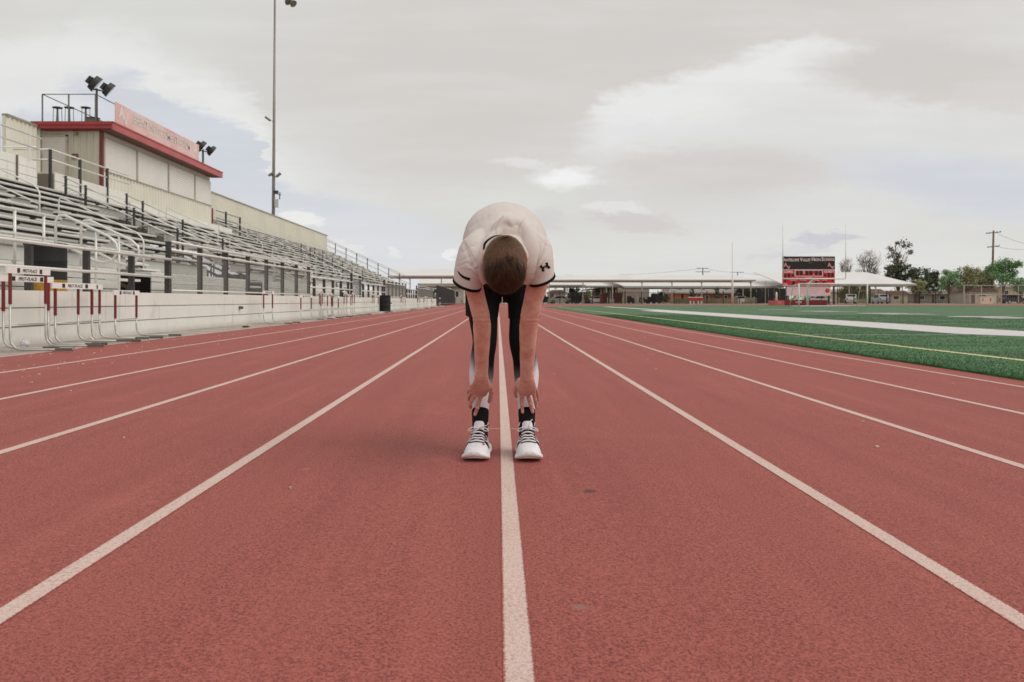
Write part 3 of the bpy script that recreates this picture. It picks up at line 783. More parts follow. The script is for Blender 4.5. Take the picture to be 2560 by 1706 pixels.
# platform in front and beside
pt = thing("press_platform", "white clad platform with pipe rails in front of the press box door", "platform", (-14.5, 9, 4.3))
for (a, c_, z1, nb) in [(9, 27.4, 5.04, 4), (28.5, 34.2, 4.86, 3), (34.3, 47.5, 4.55, 2)]:
    z = 4.3 - .3
    hh = (z1 - z) / nb
    for j in range(nb):
        b = MB(); b.bx(0, -.04, 0, c_ - a - .01, 0, hh - .015); b.build("clad_board", M_ALUW, pt, (0.001 * j, a - 9, z + hh * j - 4.3))
    b = MB(); b.bx(-.04, -3.5, 0, c_ - a, -.05, -.002); b.build("deck_board", M_ALU, pt, (0, a - 9, z1 - 4.3))
for yy in (14, 18, 22, 26.2):
    b = MB(); b.bx(.0, .04, -.03, .03, -.2, .74); b.build("batten", M_WOOD, pt, (0.01, yy - 9, 0))
def pr_(name, label, pts_list, posts, m1=M_PIPE, m2=M_PIPE, pw=.05):
    o0 = Vector(pts_list[0][0]); t = thing(name, label, "railing", tuple(o0))
    for P in pts_list: b = MB(); b.tube([tuple(Vector(p) - o0) for p in P], .028, 7); b.build("rail", m1, t, smooth=True)
    for (p, h_) in posts:
        b = MB(); b.box((0, 0, h_ / 2), (pw, pw, h_)); b.build("post", m2, t, tuple(Vector(p) - o0))
pr_("platform_rail", "white pipe rail along the near end of the press platform", [[(-14.48, 12, 5.78), (-14.48, 27.6, 5.78)], [(-14.48, 12, 5.42), (-14.48, 27.6, 5.42)], [(-14.48, 27.3, 5.47), (-17.5, 27.3, 5.47)]],
    [((-14.48, 26.9, 5.0), .78), ((-14.48, 25.3, 5.0), .78), ((-17.2, 27.3, 5.0), .5)])
pr_("platform_rail", "white rail on dark posts beside the press box door", [[(-14.5, 28.2, 5.55), (-14.5, 34.2, 5.55)], [(-14.5, 28.2, 5.22), (-14.5, 34.2, 5.22)], [(-14.5, 28.2, 5.55), (-15.7, 28.2, 5.55)], [(-14.5, 28.2, 5.22), (-15.7, 28.2, 5.22)]],
    [((-14.5, 28.2, 4.3), 1.25), ((-14.5, 30.2, 4.1), 1.45), ((-14.5, 32.3, 3.9), 1.66)], M_PIPE, M_POST, .08)
pr_("platform_rail", "wire rail on two dark posts just past the press box", [[(-15.5, 47.9, 5.6), (-15.5, 52.4, 5.6)], [(-15.5, 47.9, 5.2), (-15.5, 52.4, 5.2)]],
    [((-15.5, 49.6, 4.4), 1.3), ((-15.5, 52.3, 4.4), 1.25)], M_WIRE, M_POST, .09)
# roof railing
rr = thing("roof_railing", "thin dark railing around the flat roof of the press box", "railing", (-15.9, 34.4, 7.6))
zt = 1.2
for P in ([(0, 0, zt), (-2.1, 0, zt)], [(-2.1, 0, zt), (-2.1, 12.8, zt)], [(0, 0, zt), (0, 12.6, zt)], [(0, 0, .06), (-2.1, 0, .06)]):
    b = MB(); b.tube(P, .017, 6); b.build("rail", M_POST, rr, smooth=True)
for (x, yy) in ((0, 0), (-1.06, 0), (-2.1, 0), (-2.1, 4.2), (-2.1, 8.4), (-2.1, 12.6), (0, 12.6)):
    b = MB(); b.tube([(x, yy, 0), (x, yy, zt)], .033, 6); b.build("post", mat("grey_green_post", (104, 104, 92), .6), rr)
# banner
bn = thing("stadium_banner", "faded red banner with white stadium lettering above the press box fascia", "banner", (-15.13, 34.45, 7.66))
b = MB(); b.bx(0, -.03, 0, 9.62, 0, .86); b.build("panel", mat("faded_banner", (212, 164, 160), .7, col2=(230, 206, 202), vs=.35, det=5), bn)
M_BL = mat("banner_lettering", (224, 216, 210), .7, .03); M_BG = mat("banner_grey", (206, 192, 188), .7, .03)
for (s_, w, h_, y, z, m_, dd) in [("BRENT NEWCOMB STADIUM", 6.7, .40, 5.0, .53, M_BG, .022), ("BRENT NEWCOMB STADIUM", 6.62, .35, 5.0, .53, M_BL, .030), ("HOME OF THE", 1.3, .14, 4.0, .2, M_BL, .022), ("LOPES", 1.4, .15, 5.8, .2, M_BL, .022)]:
    me = text_fit(s_, w, h_, off=.03 if m_ == M_BG else .0); ob("lettering", me, bn, (dd - .02 + .004, y, z), FACE_TRACK, m_)
for y in (.55, 9.05):
    me = text_fit("A", .52, .5, off=.04); ob("emblem", me, bn, (.006, y, .57), FACE_TRACK, M_BL)
    me = text_fit("V", .42, .4, off=.04); ob("emblem", me, bn, (.010, y + .38, .27), FACE_TRACK, M_BL)
# roof lamps
def floodlamp(label, x, yy, z0, hgt):
    t = thing("floodlight", label, "floodlight", (x, yy, z0), group="twin floodlights on the press box roof")
    b = MB(); b.tube([(0, 0, 0), (0, 0, hgt)], .045, 8); b.build("pole", mat("lamp_pole", (92, 88, 80), .5), t, smooth=True)
    M_L = mat("lamp_housing", (40, 40, 36), .5, .2, 8)
    b = MB(); b.bar((-.3, 0, hgt), (.42, 0, hgt - .12), .05); b.build("crossarm", M_L, t)
    for (cx_, cz, s_) in ((-.10, .22, 1.0), (.45, -.02, .9)):
        ax = Vector((.70, .36, -.62)).normalized()      # beam direction, out over the track
        c_ = Vector((cx_, 0, hgt + cz)); lh = MB()
        pts = [c_ - ax * .24 * s_, c_ - ax * .22 * s_, c_ - ax * .13 * s_, c_ - ax * .11 * s_, c_ - ax * .09 * s_, c_ + ax * .14 * s_]
        lh.tube(pts, 1, 20, rr=[.04 * s_, .10 * s_, .12 * s_, .22 * s_, .30 * s_, .335 * s_]); o_ = lh.build("lamp_head", M_L, t, smooth=False)
        for k in range(5):
            f_ = MB(); f_.box(tuple(c_ - ax * .15 * s_ + Vector((-.03, (k - 2) * .07, 0))), (.14 * s_, .012, .3 * s_), 0, 0, R(40)); f_.build("cooling_fin", M_L, o_)
        f_ = MB(); f_.tube([c_ + ax * .13 * s_, c_ + ax * .145 * s_], .31 * s_, 18); f_.build("lens", mat("lamp_glass", (130, 132, 130), .15), o_, smooth=False)
floodlamp("twin black floodlight on the near front corner of the press box roof", -15.9, 34.5, 7.6, 1.45)
floodlamp("twin black floodlight on the far end of the press box roof", -15.9, 46.9, 7.6, 1.15)
for k, (px, Y) in enumerate([(132, 35.6), (159, 36.2), (197, 36.6)]):
    p = at(px, 247, Y); t = thing("tripod_stool", ["near camera stool with round top, leftmost on the press box roof", "camera stool with round top, middle one on the press box roof", "small round-topped camera stool, rightmost on the press box roof"][k], "stool", (p.x, p.y, 7.6), group="stools on the press box roof")
    hz = p.z - 7.6
    b = MB(); b.tube([(0, 0, hz - .03), (0, 0, hz)], .2, 14); b.build("seat", M_POST, t)
    b = MB(); b.tube([(0, 0, 0), (0, 0, .25), (0, 0, hz)], .05, 8, rr=[.07, .06, .035]); b.build("pedestal", mat("grey_green_post", (104, 104, 92), .6), t)
    for a in range(3):
        b = MB(); b.tube([(.17 * math.cos(a * 2.1), .17 * math.sin(a * 2.1), hz - .02), (.2 * math.cos(a * 2.1), .2 * math.sin(a * 2.1), 0)], .012, 5); b.build("leg", M_POST, t)
t = thing("roof_unit", "small grey box unit at the roof edge below the near floodlight", "roof box", (-16.1, 34.6, 7.6))
b = MB(); b.box((0, 0, .22), (.42, .3, .16)).box((0, -.01, .31), (.46, .34, .02)); b.build("casing", mat("unit_grey", (104, 102, 96), .6), t)
b = MB(); b.bx(-.2, -.16, -.1, .1, 0, .14).bx(.16, .2, -.1, .1, 0, .14); b.build("feet", M_BRK, t)
# ================================================================== LIGHT MAST
lp = thing("light_mast", "very tall grey steel floodlight mast rising behind the grandstand wall", "light pole", (-22.0, 85, 0))
b = MB(); b.tube([(0, 0, 0), (.12, 0, 15), (.25, 0, 34)], .2, 12, rr=[.19, .145, .075]); b.build("mast", mat("galvanised_mast", (138, 132, 124), .45, .12, .4, metal=.3), lp, smooth=True)
M_FL = mat("flood_casing", (120, 114, 104), .5, .1, 4)
def small_flood(c_, s_, tilt, m=M_FL):
    b = MB(); b.box(c_, (s_, s_ * .6, s_ * .35), 0, 0, tilt).bar(Vector(c_) - Vector((0, 0, s_ * .1)), (0.1, 0, c_[2] - .25), .05)
    b.build("floodlight", m, lp)
small_flood((-.45, -.1, 18.35), .55, R(35)); small_flood((-.1, -.3, 12.9), .5, R(-30)); small_flood((.62, -.2, 12.85), .55, R(-40))
b = MB(); b.box((.38, -.15, 11.2), (.4, .3, .28)); b.build("floodlight", mat("black_flood", (50, 52, 56), .5), lp)
b = MB(); b.bar((.2, -.15, 11.1), (.85, -.15, 10.9), .07).bar((.75, -.15, 11.2), (.72, -.15, 10.5), .08); b.build("bracket", MATS["black_flood"], lp)
b = MB(); b.box((.42, -.15, 10.1), (.34, .25, .8)); b.build("control_box", mat("control_box", (196, 194, 190), .5), lp)
b = MB(); b.bar((.25, -.3, 30.7), (2.6, -.3, 30.7), .12); b.build("crossarm", M_FL, lp)
for (x, z, s_) in ((1.15, 30.5, .32), (1.65, 30.25, .3), (1.5, 29.75, .3), (2.0, 29.55, .34), (.8, 30.9, .3)):
    b = MB(); b.tube([(x - .18, -.3, z + .25), (x, -.4, z + .05), (x + .16, -.5, z - .12)], 1, 10, rr=[.12, .3 * s_ / .3 * .75, .38]); b.build("lamp_head", M_FL, lp)
# ================================================================== DRUMS
M_DRUM = mat("black_drum_paint", (24, 24, 24), .8, .2, 3, dirt=.2, dcol=(60, 56, 50)); M_YEL = mat("worn_yellow_paint", (168, 124, 40), .6, .2, 6, dirt=.5, dcol=(96, 80, 40))
def drum(label, x, yy, z, r, h_, band):
    t = thing("steel_drum", label, "barrel", (x, yy, z))
    prof = [(r, 0), (r * 1.03, .01), (r, .03), (r, h_ * .32), (r * 1.025, h_ * .335), (r, h_ * .35), (r, h_ * .65), (r * 1.025, h_ * .665), (r, h_ * .68), (r, h_ - .03), (r * 1.03, h_ - .01), (r * 1.0, h_), (r * .94, h_), (r * .94, h_ - .04)]
    b = MB(); b.tube([(0, 0, p[1]) for p in prof], 1, 28, rr=[p[0] for p in prof]); b.build("shell", M_DRUM, t, smooth=True)
    if band:
        b = MB(); b.tube([(0, 0, h_ * .1), (0, 0, h_ * .315)], r * 1.006, 28, cap=False); b.build("yellow_band", M_YEL, t, smooth=True)
drum("black steel drum with a worn yellow band on the lower deck behind the first hurdles", -7.28, 14.1, .72, .275, .86, True)
drum("plain black drum standing on the ground against the trackside wall", -6.02, 46.5, gz(-6), .29, .86, False)
# ================================================================== HURDLES
M_HW = mat("hurdle_board", (232, 229, 224), .5, .03, 4); M_HB = mat("hurdle_black", (34, 32, 32), .5); M_HR = mat("hurdle_maroon", (116, 34, 36), .45, .1, 8); M_HG = mat("hurdle_tube", (186, 183, 176), .35, .1, 6, metal=.5)
def make_hurdle(h_, near):
    t = thing("hurdle", "hurdle", "hurdle", (0, 0, 0))
    w = .43 if near else .42
    b = MB(); b.box((0.0, 0, h_ - .04), (.022, 1.04, .078)); bd = b.build("crossbar", M_HW, t)
    for y in (-.27, .27):
        q = MB(); q.box((.013, y, h_ - .04), (.004, .062, .055)); q.build("square_mark", M_HB, bd)
    me = text_fit("FIRST-PLACE", .36, .043, off=.012, shear=.25, space=.9); ob("lettering", me, bd, (.0135, 0, h_ - .04), FACE_TRACK, M_HB)
    for s_ in (-1, 1):
        b = MB(); b.box((-.005, s_ * w, h_ - .24), (.03, .03, .40)); b.build("sleeve", M_HR, t)
        b = MB(); pts = [(-.005, s_ * w, h_ - .42), (-.005, s_ * w, .16), (.012, s_ * w, .09), (.06, s_ * w, .04), (.12, s_ * w, .024), (.72, s_ * w, .024)]
        b.tube(pts, .0145, 8); b.build("leg", M_HG, t, smooth=True)
        b = MB(); b.box((.62, s_ * w, .026), (.2, .034, .034)); b.build("weight", mat("hurdle_weight", (112, 110, 104), .4, metal=.3), t)
    b = MB(); b.tube([(-.0, -w, .30), (-.0, w, .30)], .009, 6); b.build("brace", M_HG, t, smooth=True)
    return t
protos = {h_: make_hurdle(h_, True) for h_ in (1.0, .91, .84, .76)}
used = set()
HUR = [ # y centre, x, height, turn, label
 (10.62, -5.72, 1.0, 2, "tallest maroon-and-white hurdle, cut off by the left edge of the picture"),
 (11.0, -5.95, .91, -7, "hurdle tucked directly behind the tallest one at the left edge"),
 (12.05, -5.86, .84, -6, "third hurdle from the left edge, its board half hidden by an upright"),
 (12.75, -5.98, .84, 6, "fourth hurdle from the left edge, small board lettering readable"),
 (13.9, -5.93, .76, 2, "low hurdle at the right end of the nearest cluster"),
 (22.3, -5.88, .84, 0, "hurdle standing alone right of the vent box on the wall"),
 (26.9, -5.92, .76, -9, "hurdle with a tilted board, second to the right of the wall vent box"),
 (29.2, -5.93, .91, 5, "left end hurdle of the middle cluster"),
 (30.1, -6.0, .84, -4, "second hurdle of the middle cluster"),
 (31.0, -5.9, .84, 7, "third hurdle of the middle cluster"),
 (31.9, -5.96, .76, -5, "right end low hurdle of the middle cluster"),
 (33.9, -5.93, .91, 3, "left hurdle of the group of three before the second vent"),
 (34.7, -5.99, .84, -8, "middle hurdle of the group of three before the second vent"),
 (35.6, -5.9, .91, 4, "right hurdle of the group of three before the second vent"),
 (41.2, -5.9, .91, 2, "left hurdle of the pair before the black drum"),
 (42.6, -5.95, .84, -6, "right hurdle of the pair before the black drum"),
 (53.0, -5.88, .91, 3, "first hurdle beyond the black drum"),
 (55.3, -5.95, .76, -3, "second hurdle beyond the black drum, low board"),
 (62.5, -5.75, .91, 8, "left hurdle of the far cluster"),
 (65.2, -5.95, .84, -5, "second hurdle of the far cluster"),
 (68.0, -5.8, .84, 4, "middle hurdle of the far cluster"),
 (71.5, -5.9, .91, -8, "fourth hurdle of the far cluster"),
 (75.5, -5.75, .84, 6, "right hurdle of the far cluster"),
 (87.2, -5.8, .84, -4, "last hurdle near the end of the wall by the black fence"),
]
for (yy, x, h_, tr, lab) in HUR:
    o = protos[h_] if h_ not in used else copy_tree(protos[h_])
    used.add(h_)
    o.location = (x, yy, gz(x) - .004); o.rotation_euler = (0, 0, R(tr)); o["label"] = lab; o["group"] = "hurdles lined up along the trackside wall"
# litter
M_BAG = mat("crumpled_plastic", (206, 204, 206), .4, .1, 12)
def crumple(name, loc, s_, m, lab, cat, sq=(1, 1, 1), grp=None):
    bm = bmesh.new(); bmesh.ops.create_icosphere(bm, subdivisions=3, radius=s_)
    for v in bm.verts:
        n_ = noise.noise(v.co * (2.4 / s_)) * .45 + noise.noise(v.co * (6 / s_)) * .3
        v.co = Vector((v.co.x * sq[0], v.co.y * sq[1], v.co.z * sq[2])) * (1 + n_)
    me = bpy.data.meshes.new(name); bm.to_mesh(me); bm.free()
    o = ob(name, me, None, loc, (0, 0, 0), m); tag(o, lab, cat, grp)
p = at(57, 799, 11.15); crumple("plastic_bag", (p.x, p.y, gz(p.x) + .035), .055, M_BAG, "crumpled clear plastic bag by the hurdle feet at the far left", "litter")
p = at(211, 786, 12.55); crumple("paper_ball", (p.x, p.y, gz(p.x) + .03), .045, mat("crumpled_paper", (214, 206, 196), .8), "crumpled white paper ball between the hurdle feet", "litter")
crumple("rubber_pad", (-5.62, 19.4, gz(-5.6) + .012), .13, mat("black_rubber", (36, 34, 34), .8), "small flat black rubber pad lying on the track edge", "rubber pad", (.5, 1.3, .14))
crumple("leaf_clump", (-5.9, 30.6, .09), .07, mat("dry_orange_leaves", (170, 124, 70), .9), "clump of dry orange leaves under the middle hurdles", "leaves", (1, 1, .8))
# black fence beyond the wall
bf = thing("black_fence", "solid black slatted fence continuing beyond the end of the white wall", "fence", (-6.3, 89.2, 0))
b = MB(); b.box((0, .28, 1.12), (.03, .5, 2.1)); sm = b.mesh("slat")
k = 0; yy = 0
while yy < 38:
    h_ = 1.0 - .10 * max(0, (yy - 14) / 28)
    o = ob("slat", sm, bf, (-.002 * (k % 2), yy, 0), mt=mat("black_fence_sheet", (20, 20, 21), .9, .25, 1.5)); o.scale = (1, 1, h_); yy += .56; k += 1
for z in (.25, 2.22):
    b = MB(); b.tube([(.03, 0, z), (.03, 14, z), (.03, 42, z * .90)], .03, 6); b.build("rail", M_WIRE, bf, smooth=True)
# ================================================================== THE PERSON
M_SKIN = bpy.data.materials.new("skin"); M_SKIN.use_nodes = True
def skin_nodes():
    t = M_SKIN.node_tree; t.nodes.clear(); q = G(t)
    b = q.n('ShaderNodeBsdfPrincipled'); o = q.n('ShaderNodeOutputMaterial'); t.links.new(b.outputs[0], o.inputs[0])
    P = q.n('ShaderNodeTexCoord').outputs['Object']
    n1 = q.noise(P, 18, 4, .6); n2 = q.noise(P, 90, 3, .6)
    cc = q.mix(q.ss(n1, .3, .7), lin(224, 180, 164), lin(204, 146, 130))
    n3 = q.noise(P, 7, 3, .55)
    cc = q.mix(q.m('MULTIPLY', q.ss(n3, .45, .65), .35), cc, lin(226, 192, 172))
    cc = q.mix(q.m('MULTIPLY', q.ss(n2, .4, .7), .25), cc, lin(184, 120, 104))
    # redder knuckles and hands (low on the figure)
    sx = q.n('ShaderNodeSeparateXYZ'); t.links.new(P, sx.inputs[0])
    cc = q.mix(q.ss(sx.outputs[2], .36, .24, 0, .55), cc, lin(176, 112, 98))
    t.links.new(cc, b.inputs['Base Color']); b.inputs['Roughness'].default_value = .5
    b.inputs['Subsurface Weight'].default_value = .12; b.inputs['Subsurface Radius'].default_value = (.02, .007, .004); b.inputs['Subsurface Scale'].default_value = .5
    bn = q.n('ShaderNodeBump'); bn.inputs['Distance'].default_value = .0006
    t.links.new(q.noise(P, 220, 3, .6), bn.inputs['Height']); t.links.new(bn.outputs[0], b.inputs['Normal'])
skin_nodes()
def knit(name, col, col2, bump=.0006, bs=420, rough=.85, vs=9):
    m = mat(name, col, rough, col2=col2, vs=vs, bump=bump, bs=bs, spec=.2)
    b = [n for n in m.node_tree.nodes if n.type == 'BSDF_PRINCIPLED'][0]; b.inputs['Sheen Weight'].default_value = .15
    return m
M_SHIRT = knit("fleece_shirt", (212, 203, 197), (204, 193, 187))
M_BLK = mat("black_fabric", (19, 19, 20), .9, .15, 20, bump=.0004, bs=300, spec=.25)
M_SOCK = mat("black_sock_knit", (24, 24, 25), .95, .15, 30, bump=.0008, bs=260, spec=.2)
M_WHT = mat("white_knit", (226, 222, 226), .7, .04, 20, bump=.0006, bs=500, spec=.3)
M_FOAM = mat("white_foam_sole", (228, 226, 224), .6, .05, 25, dirt=.25, dcol=(198, 170, 160), spec=.3)
M_REDA = mat("red_accent", (200, 60, 62), .6)

def catmull(pts, sub=5):
    pts = [np.array(p, float) for p in pts]; P = [2 * pts[0] - pts[1]] + pts + [2 * pts[-1] - pts[-2]]; out = []
    for i in range(1, len(P) - 2):
        for k in range(sub):
            t = k / sub
            out.append(.5 * ((2 * P[i]) + (-P[i - 1] + P[i + 1]) * t + (2 * P[i - 1] - 5 * P[i] + 4 * P[i + 1] - P[i + 2]) * t * t + (-P[i - 1] + 3 * P[i] - 3 * P[i + 1] + P[i + 2]) * t ** 3))
    out.append(P[-2]); return out
def loft(b, secs, n=24, sub=5, side=(1, 0, 0), caps=(True, True)):
    """secs: (x,y,z,ra,rb); smooth interpolation; rounded ends; ra runs along 'side'"""
    q = catmull(secs, sub); N = len(q); C = [Vector(p[:3]) for p in q]
    rings = []
    for i in range(N):
        d = (C[min(i + 1, N - 1)] - C[max(i - 1, 0)]).normalized()
        s_ = Vector(side); a = (s_ - d * s_.dot(d)).normalized(); c_ = d.cross(a).normalized()
        rings.append((C[i], a, c_, q[i][3], q[i][4], d))
    full = []
    if caps[0]:
        C0, a, c_, ra, rb, d = rings[0]; m_ = min(ra, rb)
        for t in (80, 60, 40, 20): full.append((C0 - d * m_ * math.sin(R(t)), a, c_, ra * math.cos(R(t)), rb * math.cos(R(t)), d))
    full += rings
    if caps[1]:
        C0, a, c_, ra, rb, d = rings[-1]; m_ = min(ra, rb)
        for t in (20, 40, 60, 80): full.append((C0 + d * m_ * math.sin(R(t)), a, c_, ra * math.cos(R(t)), rb * math.cos(R(t)), d))
    k = len(b.v)
    for (P, a, c_, ra, rb, d) in full:
        for j in range(n):
            t = 2 * PI * j / n; b.v.append(tuple(P + a * ra * math.cos(t) + c_ * rb * math.sin(t)))
    for i in range(len(full) - 1):
        for j in range(n): b.f.append((k + i * n + j, k + i * n + (j + 1) % n, k + (i + 1) * n + (j + 1) % n, k + (i + 1) * n + j))
    b.f.append(tuple(range(k, k + n))[::-1]); b.f.append(tuple(range(k + (len(full) - 1) * n, k + len(full) * n)))
    return b
def ellipsoid(b, c_, r_, ax=None, n=24, m_=14):
    ax = ax or (Vector((1, 0, 0)), Vector((0, 1, 0)), Vector((0, 0, 1))); c_ = Vector(c_); k = len(b.v)
    for i in range(1, m_):
        ph = PI * i / m_
        for j in range(n):
            t = 2 * PI * j / n
            b.v.append(tuple(c_ + ax[0] * r_[0] * math.sin(ph) * math.cos(t) + ax[1] * r_[1] * math.sin(ph) * math.sin(t) + ax[2] * r_[2] * math.cos(ph)))
    for i in range(m_ - 2):
        for j in range(n): b.f.append((k + i * n + j, k + (i + 1) * n + j, k + (i + 1) * n + (j + 1) % n, k + i * n + (j + 1) % n))
    b.f.append(tuple(range(k, k + n))); b.f.append(tuple(range(k + (m_ - 2) * n, k + (m_ - 1) * n))[::-1])
    return b
def fuse(b, name, voxel=.003, smooth=4, fn=None):
    me = b.mesh(name); o = bpy.data.objects.new(name, me); COL.objects.link(o)
    md = o.modifiers.new("r", 'REMESH'); md.mode = 'VOXEL'; md.voxel_size = voxel; md.use_smooth_shade = True
    if smooth: s_ = o.modifiers.new("s", 'SMOOTH'); s_.factor = .5; s_.iterations = smooth
    dg = bpy.context.evaluated_depsgraph_get(); dg.update()
    out = bpy.data.meshes.new_from_object(o.evaluated_get(dg)); out.name = name; out.materials.clear()
    COL.objects.unlink(o); bpy.data.objects.remove(o)
    if fn:
        n_ = len(out.vertices); co_ = np.empty(n_ * 3); out.vertices.foreach_get('co', co_); no_ = np.empty(n_ * 3, dtype=np.float32)
        out.vertex_normals.foreach_get('vector', no_); co_ = co_.reshape(-1, 3); no_ = no_.reshape(-1, 3)
        new = [fn(Vector(c_), Vector(m_))[:] for c_, m_ in zip(co_, no_)]
        out.vertices.foreach_set('co', np.array(new).ravel()); out.update()
    out.polygons.foreach_set('use_smooth', [True] * len(out.polygons))
    return out

BX0 = .028
man = thing("person", "young man bent double in pale hooded top, both hands gripping his shins", "person", (BX0, 3.75, 0))
MO = Vector((BX0, 3.75, 0))
def part(name, me, m, parent=None, **kw):
    return ob(name, me, parent or man, tuple(-MO) if parent is None else (0, 0, 0), mt=m, **kw)
# ---- head frame: crown towards the camera and a little down, face towards the shins
HC = Vector((.027, 3.285, .803)); HU = Vector((0, -.955, -.297)); HF = Vector((0, .297, -.955)); HX = Vector((1, 0, 0))
def hp(x, f, u): return HC + HX * x + HF * f + HU * u
HA = (HX, HF, HU)
body = MB()
ellipsoid(body, hp(0, -.012, .033), (.0765, .098, .084), HA)
ellipsoid(body, hp(0, .035, -.035), (.062, .064, .078), HA)
ellipsoid(body, hp(0, .058, -.092), (.038, .034, .028), HA)
loft(body, [tuple(hp(0, .092, .0)) + (.009, .009), tuple(hp(0, .106, -.03)) + (.012, .012), tuple(hp(0, .098, -.045)) + (.016, .010)], n=14)
ellipsoid(body, hp(0, .086, .012), (.045, .014, .012), HA)
for s_ in (-1, 1):
    ellipsoid(body, hp(s_ * .080, -.022, -.012), (.010, .021, .033), HA, 16, 10)
    ellipsoid(body, hp(s_ * .030, .078, -.018), (.017, .014, .012), HA, 14, 8)
ellipsoid(body, hp(0, .092, -.062), (.024, .010, .009), HA, 14, 8)
loft(body, [tuple(hp(0, -.02, -.04)) + (.058, .058), (.028, 3.40, .835, .057, .06), (.030, 3.50, .865, .085, .075)])
# torso under the shirt
loft(body, [(.03, 4.02, .86, .14, .12), (.03, 3.93, .93, .15, .14), (.03, 3.75, .92, .15, .13), (.03, 3.57, .87, .15, .11), (.03, 3.47, .85, .12, .08)])
# arms
ARM = {-1: [(-.072, 3.50, .862, .05, .05), (-.104, 3.435, .80, .047, .047), (-.098, 3.445, .735, .038, .042), (-.0815, 3.475, .66, .0355, .041), (-.0655, 3.505, .588, .036, .038), (-.0645, 3.545, .53, .0355, .037), (-.0665, 3.60, .45, .031, .033), (-.0680, 3.645, .375, .0275, .025), (-.0675, 3.664, .338, .0275, .021)],
       1: [(.132, 3.50, .862, .05, .05), (.166, 3.44, .80, .047, .047), (.158, 3.445, .735, .042, .042), (.1400, 3.475, .66, .0385, .041), (.1265, 3.505, .588, .0385, .038), (.1240, 3.545, .53, .036, .037), (.1225, 3.60, .45, .032, .033), (.1215, 3.645, .375, .028, .025), (.1230, 3.664, .338, .0275, .021)]}
for s_ in (-1, 1): loft(body, ARM[s_], n=20)
def P_(x, y, Y): return tuple(at(x, y, Y))
def finger(pts, r0, r1):
    n_ = len(pts); q = [P_(*p) + ((r0 + (r1 - r0) * i / (n_ - 1)),) * 2 for i, p in enumerate(pts)]
    loft(body, q, n=12, sub=4)
# left-hand side of the picture (his right hand)
loft(body, [P_(1107, 860, 3.655) + (.027, .022), P_(1106, 876, 3.676) + (.033, .018), P_(1103, 892, 3.700) + (.042, .015), P_(1099, 905, 3.722) + (.038, .013)], n=18)
ellipsoid(body, P_(1120, 886, 3.705), (.016, .016, .026), None, 14, 8)
finger([(1106, 900, 3.722), (1104.3, 913, 3.735), (1100.5, 925, 3.738), (1096.8, 938, 3.748), (1091.6, 953, 3.760)], .0100, .0074)
finger([(1097, 898, 3.720), (1091.4, 909, 3.728), (1085, 919, 3.734), (1080.8, 928, 3.748), (1081.6, 935.5, 3.768)], .0100, .0078)
finger([(1090, 893, 3.716), (1084.5, 901, 3.726), (1080, 908, 3.736), (1077.3, 913, 3.752), (1078.6, 919, 3.772)], .0095, .0074)
finger([(1084, 886, 3.712), (1078.8, 894.5, 3.73), (1076.4, 901, 3.752), (1077.3, 907, 3.776)], .0084, .0068)
finger([(1119, 880, 3.70), (1125.5, 888, 3.712), (1129, 899, 3.728), (1127.5, 912, 3.748), (1124.8, 923, 3.765)], .0125, .0088)
# right-hand side of the picture (his left hand)
loft(body, [P_(1211, 860, 3.655) + (.027, .022), P_(1211, 876, 3.676) + (.034, .018), P_(1210, 892, 3.700) + (.042, .015), P_(1212, 903, 3.720) + (.038, .013)], n=18)
ellipsoid(body, P_(1194, 882, 3.705), (.015, .016, .026), None, 14, 8)
finger([(1201, 897, 3.720), (1199.5, 910, 3.735), (1199.0, 920, 3.740), (1199.2, 930, 3.748), (1200.9, 947.6, 3.760)], .0100, .0076)
finger([(1210, 896, 3.718), (1212.6, 907, 3.733), (1215.5, 918, 3.738), (1218.5, 929, 3.747), (1223.8, 947, 3.762)], .0102, .0078)
finger([(1219, 890, 3.714), (1224.8, 900, 3.728), (1227.5, 910, 3.736), (1229.6, 919, 3.749), (1232.8, 935.5, 3.772)], .0096, .0074)
finger([(1225, 885, 3.710), (1230.8, 894, 3.730), (1234, 905, 3.748), (1235.9, 918.5, 3.776)], .0084, .0066)
finger([(1196, 876, 3.70), (1189, 882, 3.712), (1185, 893, 3.732), (1184.6, 902, 3.75), (1186.2, 911, 3.768)], .0120, .0086)
# legs inside the tights, feet inside the shoes
LEG = {-1: [(-.050, 3.99, .84, .085, .09), (-.066, 3.95, .72, .078, .085), (-.066, 3.90, .60, .066, .074), (-.058, 3.845, .49, .054, .06), (-.068, 3.85, .41, .053, .056), (-.0735, 3.845, .33, .0535, .055), (-.0755, 3.823, .25, .044, .047), (-.0765, 3.805, .17, .034, .04), (-.0775, 3.785, .09, .031, .04)],
       1: [(.110, 3.99, .84, .085, .09), (.122, 3.95, .72, .078, .085), (.118, 3.90, .60, .066, .074), (.103, 3.845, .49, .054, .06), (.118, 3.85, .41, .053, .056), (.1265, 3.845, .33, .0545, .055), (.1262, 3.823, .25, .044, .047), (.1262, 3.805, .17, .034, .04), (.1262, 3.785, .09, .031, .04)]}
for s_ in (-1, 1):
    loft(body, [tuple(p[:3]) + (p[3] - .005, p[4] - .005) for p in LEG[s_]], n=20)
    x = -.0775 if s_ < 0 else .1262
    loft(body, [(x, 3.80, .055, .026, .03), (x - .005 * (s_ < 0), 3.72, .05, .03, .025), (x - .010 * (s_ < 0), 3.62, .035, .03, .014)], n=16)
